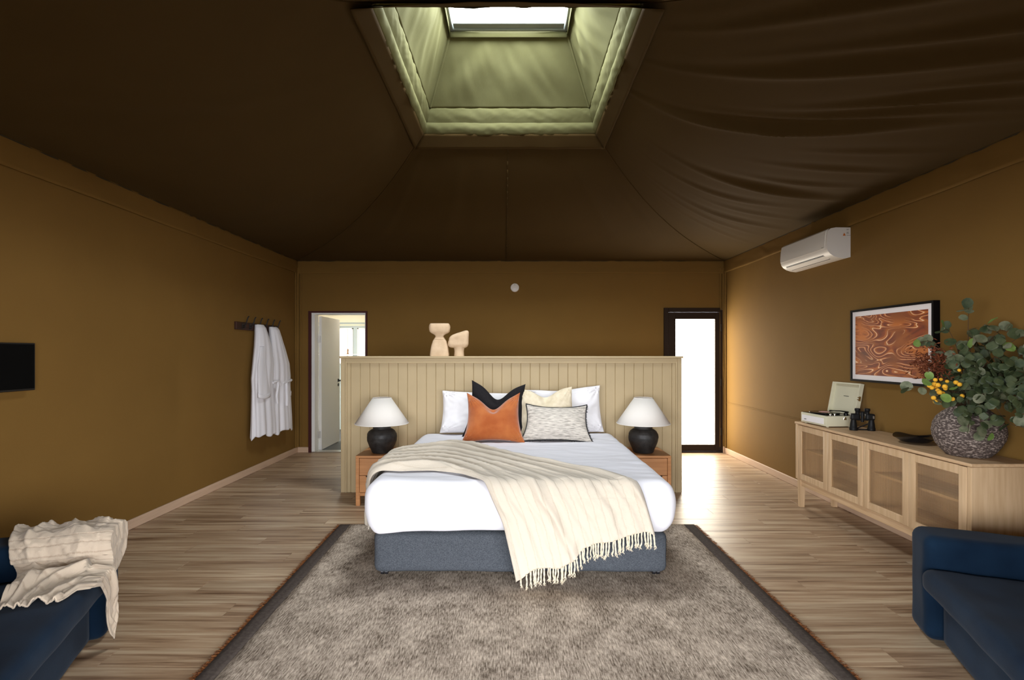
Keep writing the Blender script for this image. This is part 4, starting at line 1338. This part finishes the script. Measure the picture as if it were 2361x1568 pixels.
# ------------------------------------------------------------------ vase
VX, VY = 2.832, 3.295
vp = [(0.0, 0.0), (0.105, 0.0), (0.114, 0.008), (0.135, 0.030), (0.160, 0.066), (0.178, 0.110), (0.183, 0.150), (0.177, 0.192), (0.160, 0.232), (0.133, 0.262), (0.110, 0.280), (0.098, 0.292), (0.100, 0.304), (0.098, 0.308), (0.088, 0.304), (0.086, 0.290), (0.100, 0.270), (0.0, 0.20)]
P = []
for a, c in zip(vp, vp[1:]):
    for k in range(4): P.append((lerp(a[0], c[0], k / 4), lerp(a[1], c[1], k / 4)))
P.append(vp[-1])
b = MB().lathe(P, 64, cap0=False, cap1=False, warp=lambda p: p + Vector((p.x, p.y, 0)) * (0.035 * noise.noise(p * 9) + 0.012 * noise.noise(p * 40)))
bmesh.ops.remove_doubles(b.bm, verts=b.bm.verts, dist=0.0002)
tag(b.build('vase', M['vase'], None, True, loc=(VX, VY, SZ)), 'big round rough dark clay vase on the near end of the sideboard', 'vase')

# ------------------------------------------------------------------ arrangement of eucalyptus in the vase
eu = thing('flower_arrangement', 'eucalyptus branches with yellow buds standing in the rough dark vase', 'plant', (VX, VY, SZ + 0.30))
r2 = random.Random(42)


def leaf_mesh(seed, m):
    rr = random.Random(seed)
    b = MB()
    n = 12
    vs = [(0, 0, 0.0)]
    for k in range(n):
        a = 2 * math.pi * k / n
        r = 1.0 + 0.05 * math.cos(a) + rr.uniform(-0.03, 0.03)
        vs.append((r * math.cos(a) + 0.95, 0.92 * r * math.sin(a), 0.16 * abs(math.sin(a)) * rr.uniform(.7, 1.3) - 0.10 * (math.cos(a) + 1) * 0.5 * rr.uniform(0.5, 2)))
    vs[0] = (0.95, 0, -0.04)
    b.poly(vs, [(0, 1 + k, 1 + (k + 1) % n) for k in range(n)])
    b.poly([(-0.22, 0.03, 0), (-0.22, -0.03, 0), (0.1, -0.03, -0.01), (0.1, 0.03, -0.01)], [(0, 1, 2, 3)])
    o = b.build('leaf', m, None, True, autosmooth=False)
    me = o.data
    bpy.data.objects.remove(o)
    return me


LEAF = [leaf_mesh(k, M[c]) for k, c in enumerate(['leaf_a', 'leaf_a', 'leaf_a', 'leaf_b', 'leaf_b', 'leaf_c'])]
# tip of every branch: offset (x, y, z) from the vase mouth
TIPS = [(-0.08, -0.10, 0.60, 9), (-0.24, -0.10, 0.47, 9), (-0.36, -0.08, 0.40, 10), (-0.50, -0.16, 0.12, 8), (-0.40, -0.20, 0.17, 9), (-0.36, -0.22, 0.05, 8),
        (-0.20, -0.24, -0.10, 8), (-0.12, -0.28, -0.14, 8), (0.02, -0.12, 0.50, 10), (0.08, -0.18, 0.46, 10), (0.10, -0.34, 0.42, 11), (0.07, -0.42, 0.32, 11), (0.10, -0.48, 0.20, 11),
        (0.12, -0.52, 0.10, 10), (0.08, -0.52, -0.03, 9), (-0.02, -0.42, 0.22, 11), (-0.12, -0.36, 0.30, 11), (-0.22, -0.30, 0.24, 11), (-0.28, -0.22, 0.32, 11), (-0.30, -0.10, 0.22, 9),
        (-0.10, -0.42, 0.10, 10), (0.00, -0.46, 0.02, 10), (-0.20, -0.34, 0.10, 10), (-0.14, -0.20, 0.42, 10), (-0.05, -0.30, 0.38, 11), (0.06, -0.06, 0.38, 8), (-0.06, -0.42, -0.07, 8), (-0.30, -0.26, 0.14, 9)]
nl = 0
for ti, (tx, ty, tz, cnt) in enumerate(TIPS):
    root = Vector((r2.uniform(-0.03, 0.03), r2.uniform(-0.03, 0.03), -0.09))
    tip = Vector((tx, ty, tz))
    mid = Vector((tx * 0.30, ty * 0.30, max(tz * 0.62, 0.10)))
    bend = Vector((tx * 0.72, ty * 0.72, tz * 0.95 + 0.02))
    pts = [crom([root, Vector((root.x * .5 + tx * .06, root.y * .5 + ty * .06, 0.01)), mid, bend, tip], i / 12) for i in range(13)]
    MB().tube(pts, [lerp(0.0035, 0.0012, i / 12) for i in range(13)], 5).build('stem', M['stem'], eu, True)
    for k in range(cnt):
        if nl >= 290: break
        q = lerp(0.34, 1.0, (k + 0.5) / cnt)
        p = crom([root, Vector((root.x * .5 + tx * .06, root.y * .5 + ty * .06, 0.01)), mid, bend, tip], q)
        p2 = crom([root, mid, bend, tip], min(1, q + 0.05)) - crom([root, mid, bend, tip], q - 0.05)
        d = p2.normalized() if p2.length > 1e-5 else Vector((0, 0, 1))
        side = d.cross(Vector((r2.uniform(-1, 1), r2.uniform(-1, 1), r2.uniform(-1, 1)))).normalized()
        out = (d * r2.uniform(0.1, 0.6) + side).normalized()
        if k == cnt - 1: out = d
        # the blade faces roughly the room side, as leaves turned to the light do
        up = Vector((r2.gauss(-0.45, 0.5), r2.gauss(-0.75, 0.5), r2.gauss(0.45, 0.5))).normalized()
        yv = up.cross(out)
        if yv.length < 0.1: continue
        yv.normalize(); zv = out.cross(yv)
        rot = Matrix((out, yv, zv)).transposed().to_euler()
        sc = r2.uniform(0.023, 0.036)
        pos = p + out * 0.004
        wpos = pos + out * sc * 2 + Vector((VX, VY, 0))
        if max(pos.x, (pos + out * sc * 2).x) + VX > XR - 0.03: continue
        dep = (p - Vector((0, -0.1, 0.1))).length
        mi = r2.choice([0, 1, 2, 3, 4, 0, 3]) if q < 0.86 else r2.choice([0, 1, 5, 5, 3])
        inst('leaf', LEAF[mi], eu, pos, rot, (sc, sc, sc)); nl += 1
# the small leaves deep inside the bouquet, too many and too hidden to pick apart
vs, fs = [], []
k = 0
while k < 420:
    c = Vector((r2.gauss(-0.10, 0.14), r2.gauss(-0.24, 0.15), r2.gauss(0.17, 0.12)))
    e = ((c.x + 0.09) / 0.30) ** 2 + ((c.y + 0.26) / 0.30) ** 2 + ((c.z - 0.16) / 0.26) ** 2
    k += 1
    if e > 1 or c.x < -0.27 or c.x + VX > XR - 0.04 or (c.z < 0.04 and (c.x ** 2 + c.y ** 2) < 0.2 ** 2): continue
    up = Vector((r2.gauss(-0.3, 0.6), r2.gauss(-0.7, 0.6), r2.gauss(0.4, 0.6))).normalized()
    t1 = up.orthogonal().normalized(); t2 = up.cross(t1); rr = r2.uniform(0.018, 0.030); n0 = len(vs)
    vs += [c + (t1 * math.cos(a_ * 0.7854) + t2 * math.sin(a_ * 0.7854)) * rr + up * 0.004 * (a_ % 2) for a_ in range(8)]
    fs.append(tuple(range(n0, n0 + 8)))
me = bpy.data.meshes.new('inner_foliage'); me.from_pydata(vs, [], fs); me.materials.append(M['leaf_b'])
o = bpy.data.objects.new('inner_foliage', me); COL.objects.link(o); o.parent = eu; o['kind'] = 'stuff'
# yellow button flowers on the left
bm_bud = None
for k in range(24):
    p = Vector((-0.34 + r2.gauss(0, 0.048), -0.21 + r2.gauss(0, 0.03), 0.125 + r2.gauss(0, 0.040)))
    if k > 20: p += Vector((0.09, -0.05, 0.03))
    if bm_bud is None:
        b = MB().lathe([(0.0, -0.0125), (0.007, -0.0105), (0.0115, -0.005), (0.0125, 0.001), (0.0105, 0.007), (0.006, 0.0108), (0.0, 0.0118)], 10, cap0=False, cap1=False)
        bmesh.ops.remove_doubles(b.bm, verts=b.bm.verts, dist=0.0001)
        o = b.build('yellow_bud', M['bud'], eu, True); o.location = p; bm_bud = o.data
    else:
        s_ = r2.uniform(0.75, 1.15)
        inst('yellow_bud', bm_bud, eu, p, (r2.uniform(0, 3), 0, 0), (s_, s_, s_))
    MB().tube([p * 0.97 - Vector((0, 0, 0.003)), Vector((p.x * .6, p.y * .6, p.z * .75 + 0.01)), Vector((p.x * .15, p.y * .15, -0.02))], 0.0011, 4).build('bud_stem', M['stem'], eu, True)
# russet dried foliage in front of the picture
vs, fs = [], []
for k in range(900):
    c = Vector((-0.30 + r2.gauss(0, 0.050), -0.11 + r2.gauss(0, 0.04), 0.27 + r2.gauss(0, 0.05)))
    d = Vector((r2.uniform(-1, 1), r2.uniform(-1, 1), r2.uniform(-0.4, 1))).normalized() * r2.uniform(0.006, 0.018)
    e = d.cross(Vector((r2.uniform(-1, 1), r2.uniform(-1, 1), r2.uniform(-1, 1)))).normalized() * 0.0045
    n0 = len(vs); vs += [c - d, c + e, c + d, c - e]; fs.append((n0, n0 + 1, n0 + 2, n0 + 3))
for k in range(14):
    c = Vector((-0.30 + r2.gauss(0, 0.05), -0.11 + r2.gauss(0, 0.04), 0.27 + r2.gauss(0, 0.05))); n0 = len(vs)
    vs += [(-0.02, -0.01, -0.03), (-0.017, -0.01, -0.03), tuple(c + Vector((0.002, 0, 0))), tuple(c)]; fs.append((n0, n0 + 1, n0 + 2, n0 + 3))
me = bpy.data.meshes.new('dried_foliage'); me.from_pydata(vs, [], fs); me.materials.append(M['dried'])
o = bpy.data.objects.new('dried_foliage', me); COL.objects.link(o); o.parent = eu; o['kind'] = 'stuff'; o['label'] = 'fine russet dried foliage'

# ------------------------------------------------------------------ framed print on the right wall
PY0, PY1, PZ0, PZ1, PX = 3.742, 4.665, 1.176, 1.794, 2.972
pic = thing('framed_print', 'black framed print of rust and ochre swirling bands on the right wall', 'picture', (PX, (PY0 + PY1) / 2, (PZ0 + PZ1) / 2))
ph_, pz_ = (PY1 - PY0) / 2, (PZ1 - PZ0) / 2
fd = XR - PX
fwid = 0.018
b = MB().bx(0, fd, -ph_, -ph_ + fwid, -pz_, pz_).bx(0, fd, ph_ - fwid, ph_, -pz_, pz_).bx(0, fd, -ph_ + fwid, ph_ - fwid, -pz_, -pz_ + fwid).bx(0, fd, -ph_ + fwid, ph_ - fwid, pz_ - fwid, pz_)
b.build('frame', M['frame_black'], pic, False)
MB().bx(0.010, 0.014, -ph_ + fwid, ph_ - fwid, -pz_ + fwid, pz_ - fwid).build('mount_board', M['mount'], pic, False)
mw = 0.040
MB().bx(0.0085, 0.0105, -ph_ + fwid + mw, ph_ - fwid - mw, -pz_ + fwid + mw, pz_ - fwid - mw).build('print', M['art'], pic, False)
MB().bx(0.016, fd, -ph_ + fwid, ph_ - fwid, -pz_ + fwid, pz_ - fwid).build('backing', M['frame_black'], pic, False)

# ------------------------------------------------------------------ air conditioner
AY0, AY1 = 4.735, 5.555
ac = thing('air_conditioner', 'white wall mounted split air conditioner high on the right wall', 'air conditioner', (XR, AY0, 2.265))
AL = AY1 - AY0
prof = [(0.0, 0.278), (0.13, 0.280), (0.175, 0.272), (0.198, 0.255), (0.208, 0.20), (0.213, 0.125), (0.211, 0.095), (0.203, 0.070), (0.185, 0.046), (0.150, 0.023), (0.105, 0.008), (0.05, 0.002), (0.0, 0.014)]
b = MB().extrude_poly(prof, lambda a, c: Vector((-a, 0.0, c)), lambda a, c: Vector((-a, AL, c)))
b.build('casing', M['plastic_white'], ac, True)
fp = [(0.176, 0.277), (0.203, 0.258), (0.213, 0.20), (0.218, 0.130), (0.216, 0.098), (0.210, 0.098), (0.206, 0.20), (0.19, 0.258)]
MB().extrude_poly(fp, lambda a, c: Vector((-a, 0.028, c)), lambda a, c: Vector((-a, AL - 0.005, c))).build('front_panel', M['plastic_white'], ac, True)


def under(a0, a1, y0, y1, th_, nm, m):
    """flat strip let into the sloping underside between depths a0 and a1"""
    def zz(a):
        for (p0, q0), (p1, q1) in zip(prof[5:], prof[6:]):
            if p1 <= a <= p0: return lerp(q1, q0, (a - p1) / (p0 - p1) if p0 > p1 else 0)
        return 0.0
    b = MB()
    P = [(-a, y_, zz(a) - t_) for t_ in (th_, -0.004) for a in (a0, a1) for y_ in (y0, y1)]
    b.poly(P, [(0, 1, 3, 2), (4, 6, 7, 5), (0, 4, 5, 1), (2, 3, 7, 6), (0, 2, 6, 4), (1, 5, 7, 3)])
    return b.build(nm, m, ac, False)


under(0.178, 0.187, 0.10, AL - 0.06, 0.0015, 'air_slot', M['vent_dark'])
under(0.130, 0.177, 0.10, AL - 0.06, 0.003, 'louvre', M['plastic_white'])
under(0.121, 0.129, 0.10, AL - 0.06, 0.0015, 'air_slot', M['vent_dark'])
b = MB().bx(-0.2185, -0.216, 0.045, 0.075, 0.108, 0.111)
b.build('wordmark', M['ink'], ac, False)
b = MB().poly([(-0.070, -0.001, 0.205), (-0.044, -0.001, 0.205), (-0.057, -0.001, 0.232)], [(0, 1, 2)])
b.build('warning_sticker', M['sticker'], ac, False, solid=0.0006)
b = MB()
for k, (z, l_) in enumerate(((0.262, 0.022), (0.256, 0.018), (0.236, 0.020), (0.230, 0.016), (0.224, 0.022), (0.208, 0.034))):
    b.bx(-0.036, -0.036 + l_, -0.0012, 0.001, z, z + 0.0022)
b.build('rating_print', M['ink'], ac, False)

# ------------------------------------------------------------------ sofas
CW, CD, AH, AT = 1.60, 0.86, 0.525, 0.225


def sofa(label, loc, rotz):
    """local frame: x along the front edge, y towards the back; the seat faces -y"""
    t = thing('sofa', label, 'sofa', loc, rotz, 'navy sofas')
    for x in (AT / 2, CW - AT / 2):
        def fn(p, n, x=x):
            # arm tops slope a little to the back and the padding is pulled in along the seams
            p.z += -0.010 * smoothstep(0.1, 0.8, p.y)
            p += n * 0.006 * noise.noise(Vector((p.x * 5, p.y * 5, p.z * 5)))
            for yy in (0.70, 0.76, 0.82):
                p += n * -0.006 * math.exp(-((p.y - yy + 0.10 * (p.z - 0.5)) / 0.014) ** 2) * smoothstep(0.35, 0.5, p.z)
            return p
        b = MB().softbox((x, CD / 2, (AH + 0.014) / 2), (AT / 2, CD / 2, (AH - 0.014) / 2), 0.048, (14, 60, 26), 0, 1, 0, fn)
        b.build('arm', M['navy'], t, True)
    MB().softbox((CW / 2, 0.055 + (CD - 0.055) / 2, 0.147), (CW / 2 - AT + 0.012, (CD - 0.06) / 2, 0.130), 0.035, (30, 24, 12), 0.004, 5, 2).build('seat_base', M['navy'], t, True)
    MB().softbox((CW / 2, CD - 0.115, 0.40), (CW / 2 - AT + 0.008, 0.112, 0.33), 0.06, (26, 12, 24), 0.008, 5, 5).build('backrest', M['navy'], t, True)

    def cf(p, n):
        x, y = p.x, p.y
        p += n * 0.007 * noise.noise(Vector((x * 4, y * 4, p.z * 4)))
        if n.z > 0.3: p.z += 0.014 * math.sin(math.pi * min(1, max(0, (x - AT) / (CW - 2 * AT)))) + 0.010 * noise.noise(Vector((x * 3 + y * 5, y * 3 - x * 5, 2))) * smoothstep(0.02, 0.15, y)
        return p
    MB().softbox((CW / 2, 0.30, 0.322), (CW / 2 - AT - 0.001, 0.325, 0.055), 0.040, (44, 36, 10), 0, 1, 0, cf).build('seat_cushion', M['navy'], t, True)
    b = MB()
    zc = 0.352
    b.tube([(AT + 0.006, 0.50, zc), (AT + 0.006, 0.015, zc), (AT + 0.03, -0.012, zc), (CW - AT - 0.03, -0.012, zc), (CW - AT - 0.006, 0.015, zc), (CW - AT - 0.006, 0.50, zc)], 0.005, 6)
    b.build('piping', M['navy'], t, True)
    for x in (0.06, CW - 0.06):
        for y_ in (0.06, CD - 0.08):
            MB().lathe([(0.022, 0.0), (0.024, 0.03)], 14, (x, y_, 0)).build('leg', M['black_metal'], t, True)
    return t


sofa('navy velvet sofa at the right, in front of the sideboard', (2.085, 2.785, 0), math.radians(-109.4))
aL = math.radians(111.6)
fx, fy = -2.075, 2.795
ux, uy = math.cos(aL), math.sin(aL)
lx, ly = fx - CW * ux, fy - CW * uy
sofa('navy velvet sofa at the left with a throw over its arm', (lx, ly, 0), aL)
LM = Matrix.Translation((lx, ly, 0)) @ Matrix.Rotation(aL, 4, 'Z')

# throw over the far arm of the left sofa (built in that sofa's frame)
PROF = [(CW + 0.020, 0.36), (CW + 0.022, 0.46), (CW + 0.010, 0.528), (CW - 0.05, 0.546), (CW - 0.12, 0.548), (CW - 0.19, 0.542), (CW - AT - 0.012, 0.500), (CW - AT - 0.035, 0.435), (CW - AT - 0.07, 0.405), (CW - AT - 0.16, 0.400), (CW - AT - 0.30, 0.402), (CW - AT - 0.45, 0.402)]
PR3 = [(x, 0.0, z) for x, z in PROF]


def blanket2(u, v):
    # u across the arm (0 outside .. 1 on the seat), v from the front of the arm to its back
    q = crom(PR3, u)
    f0 = polyline([(0.0, 0.010, 0), (0.14, 0.0, 0), (0.18, -0.10, 0), (0.24, -0.19, 0), (0.34, -0.23, 0), (0.45, -0.25, 0), (0.54, -0.27, 0), (0.61, -0.26, 0), (0.655, -0.33, 0), (0.70, -0.385, 0), (0.75, -0.33, 0), (0.80, -0.15, 0), (0.86, -0.04, 0), (0.93, 0.0, 0), (1.0, 0.03, 0)], u).x
    f1 = polyline([(0.0, 0.42, 0), (0.3, 0.41, 0), (0.6, 0.35, 0), (0.8, 0.29, 0), (1.0, 0.22, 0)], u).x
    y_ = lerp(f0, f1, v)
    q.y = y_
    n = Vector((0, 0, 1)) if u > 0.62 or 0.2 < u < 0.45 else Vector((-1 if u >= 0.45 else 1, 0, 0.5)).normalized()
    # edge of the cloth tipping over the front of the seat
    if y_ < 0.0 and u > 0.12:
        dz = -y_
        q.y = -lerp(0.014, 0.038, smoothstep(0.5, 0.66, u)) - 0.006 * math.sin(dz * 20); q.z -= dz * 0.97
        if 0.42 < u < 0.64:      # cloth slides inward off the arm's front corner
            q.x = lerp(q.x, CW - AT - 0.03, smoothstep(0.0, 0.15, dz) * 0.5)
        n = Vector((0, -1, 0.2)).normalized()
    w = 1.5 * noise.noise(Vector((u * 2.0, v * 2.0, 1.7)))
    k1 = abs(math.sin((v * 4.2 - u * 1.1 + w) * math.pi)) ** 0.8
    k2 = abs(math.sin((v * 7.3 + u * 2.2 + w * 2.0) * math.pi))
    h = 0.004 + 0.022 * (1 - k1) ** 1.4 + 0.009 * (1 - k2)
    h += 0.040 * math.exp(-(((u - 0.70) - 0.30 * (v - 0.25)) / 0.045) ** 2) * smoothstep(0.5, 0.62, u)   # rolled overlap running to the corner
    h += 0.008 * noise.noise(Vector((u * 16 + v * 7, v * 15, 2))) + 0.005 * noise.noise(Vector((u * 40, v * 34, 5)))
    if u < 0.12: h *= 0.4
    if y_ < 0.03: h *= 0.45
    return q + n * max(h, 0.002)


bl2 = MB().grid(blanket2, 150, 110).build('throw_blanket', M['throw2'], None, True, solid=0.006, autosmooth=False)
bl2.matrix_world = LM
tag(bl2, 'crumpled oat coloured woven throw over the arm of the left sofa', 'blanket')
# orange cushion at the left frame edge
b, _ = cushion_mb(0.42, 0.40, 0.15, 30, 0.08, 0.0, 0.0, 9, 0.5, 0.004)
o = b.build('cushion', M['rust_velvet'], None, True)
tag(o, 'orange cushion on the seat of the left sofa, mostly out of frame', 'cushion')
oc = LM @ Vector((CW * 0.42, 0.36, 0.395))
o.location = oc; o.rotation_euler = Euler((-0.35, 0, aL), 'XYZ')

# ------------------------------------------------------------------ hook rail and bathrobes on the left wall
hr = thing('hook_rail', 'dark timber rail with six black hooks on the left wall', 'coat rack', (XL, 5.86, 1.683))
HL = 1.06
MB().bx(0.0, 0.026, 0.0, HL, 0.0, 0.088, 0.004, 1).build('board', M['dark_wood'], hr, False)
HY6 = [0.13 + k * 0.163 for k in range(6)]
for yy in HY6:
    b = MB()
    pts = [(0.024, yy, 0.050), (0.040, yy, 0.046), (0.060, yy, 0.060), (0.074, yy, 0.090), (0.084, yy, 0.122), (0.094, yy, 0.146), (0.104, yy, 0.152)]
    b.tube([crom(pts, i / 16) for i in range(17)], 0.0065, 8)
    b.tube([(0.024, yy, 0.03), (0.040, yy, 0.022), (0.058, yy, 0.030), (0.062, yy, 0.044)], 0.0055, 8)
    b.bx(0.024, 0.032, yy - 0.011, yy + 0.011, 0.012, 0.078, 0.002, 1)
    b.build('hook', M['black_metal'], hr, True)


def robe(label, prof, nf, seed, sleeve, belt):
    """prof rows: z, y centre, half width along the wall, depth out of the wall, fold strength"""
    t = thing('bathrobe', label, 'bathrobe', (XL, 0, 0), 0, 'white bathrobes on the hook rail')

    def row(v):
        x = v * (len(prof) - 1); i = min(int(x), len(prof) - 2); f = x - i
        f = f * f * (3 - 2 * f) * 0.4 + f * 0.6
        return [lerp(prof[i][k], prof[i + 1][k], f) for k in range(5)]

    def fn(u, v):
        z, yc, hw, dp, fo = row(v)
        a = 2 * math.pi * u
        c, s_ = math.cos(a), math.sin(a)
        w = noise.noise(Vector((v * 2.0, seed, 0.5)))
        fold = 1.5 * fo * (0.6 * math.sin(nf * a + seed + w * 2.2) + 0.4 * math.sin((nf * 2 + 1) * a + seed * 2 + w * 3))
        r = 1 + fold
        yy = yc + hw * c * (1 + fold * 0.35)
        xx = 0.012 + dp * 0.5 * (1 + (s_ * r if s_ > 0 else s_ * 0.9))
        zz = z + (0.018 * math.sin(3 * a + seed) + 0.012 * math.sin(7 * a)) * smoothstep(0.93, 1.0, v)
        return Vector((max(xx, 0.006), yy, zz + 0.004 * noise.noise(Vector((a * 2, v * 8, seed)))))
    b = MB().grid(fn, 96, 70, True, False)
    b.bm.faces.new(b.rows[0])
    b.build('robe_body', M['robe'], t, True, autosmooth=False, solid=0.004)
    for (zt, z1, yt, y1, hw, dp, xo) in sleeve:
        def sf(u, v, zt=zt, z1=z1, yt=yt, y1=y1, hw=hw, dp=dp, xo=xo):
            a = 2 * math.pi * u
            w = lerp(0.55, 1.0, smoothstep(0, 0.45, v)) * hw
            f_ = 1 + 0.12 * math.sin(3 * a + v * 3 + seed) + 0.06 * math.sin(7 * a - v * 4)
            return Vector((xo + lerp(-0.02, 0.012, v) + dp * math.sin(a) * f_ * lerp(0.6, 1, v), lerp(yt, y1, v) + w * math.cos(a), lerp(zt, z1, v) + 0.012 * math.sin(a * 2 + 1) * v))
        b = MB().grid(sf, 40, 30, True, False)
        b.build('sleeve', M['robe'], t, True, autosmooth=False, solid=0.004)
        cz = z1 + 0.045

        def cf(u, v, cz=cz, y1=y1, hw=hw, dp=dp, xo=xo):
            a = 2 * math.pi * u
            return Vector((xo + 0.012 + (dp + 0.006) * math.sin(a), y1 + (hw + 0.007) * math.cos(a), cz - 0.05 * v + 0.012 * math.sin(a * 2 + 1)))
        MB().grid(cf, 36, 3, True, False).build('cuff', M['robe'], t, True, autosmooth=False, solid=0.003)
    for pts in belt:
        MB().tube([crom(pts, i / 14) for i in range(15)], [0.014] * 14 + [0.010], 7).build('belt', M['robe'], t, True)
    return t


robe('white bathrobe hanging at the left of the pair, with a long sleeve in front',
     [(1.755, 6.325, 0.070, 0.085, 0.00), (1.72, 6.325, 0.090, 0.110, 0.02), (1.64, 6.330, 0.110, 0.130, 0.03), (1.50, 6.345, 0.160, 0.150, 0.05), (1.30, 6.345, 0.215, 0.165, 0.07), (1.12, 6.320, 0.225, 0.165, 0.09),
      (0.98, 6.330, 0.220, 0.160, 0.10), (0.80, 6.335, 0.230, 0.160, 0.12), (0.60, 6.340, 0.245, 0.165, 0.15), (0.44, 6.330, 0.250, 0.170, 0.18)], 5, 1.0,
     [(1.50, 0.90, 6.27, 6.225, 0.135, 0.030, 0.150)],
     [[(0.185, 6.40, 1.06), (0.20, 6.47, 1.075), (0.205, 6.53, 1.06), (0.20, 6.56, 1.01)], [(0.20, 6.50, 1.07), (0.205, 6.49, 1.0), (0.20, 6.47, 0.90), (0.205, 6.48, 0.80)]])
robe('white bathrobe hanging at the right of the pair, nearest the back corner',
     [(1.745, 6.690, 0.075, 0.085, 0.00), (1.71, 6.690, 0.095, 0.110, 0.02), (1.62, 6.700, 0.120, 0.130, 0.04), (1.46, 6.735, 0.175, 0.150, 0.06), (1.28, 6.790, 0.225, 0.160, 0.08), (1.12, 6.810, 0.235, 0.160, 0.10),
      (0.98, 6.815, 0.225, 0.155, 0.12), (0.80, 6.820, 0.235, 0.155, 0.14), (0.60, 6.825, 0.245, 0.160, 0.17), (0.42, 6.820, 0.250, 0.165, 0.20)], 6, 3.2,
     [(1.38, 0.86, 6.93, 6.965, 0.080, 0.032, 0.105)],
     [[(0.17, 6.72, 1.04), (0.18, 6.82, 1.05), (0.175, 6.95, 1.06), (0.14, 7.03, 1.065), (0.10, 7.10, 1.05)], [(0.178, 6.80, 1.05), (0.185, 6.79, 0.98), (0.18, 6.81, 0.86), (0.185, 6.80, 0.74)]])

# ------------------------------------------------------------------ screen on the left wall
tv = thing('television', 'small black flat screen on the left wall at the frame edge', 'television', (XL, 2.85, 1.185))
MB().bx(0.02, 0.052, 0.0, 0.515, 0.0, 0.298, 0.004, 2).build('casing', M['black_metal'], tv, False)
MB().bx(0.0515, 0.0535, 0.008, 0.507, 0.012, 0.290).build('screen', M['screen'], tv, False)
MB().bx(0.0, 0.022, 0.18, 0.34, 0.08, 0.22, 0.003, 1).build('wall_bracket', M['black_metal'], tv, False)
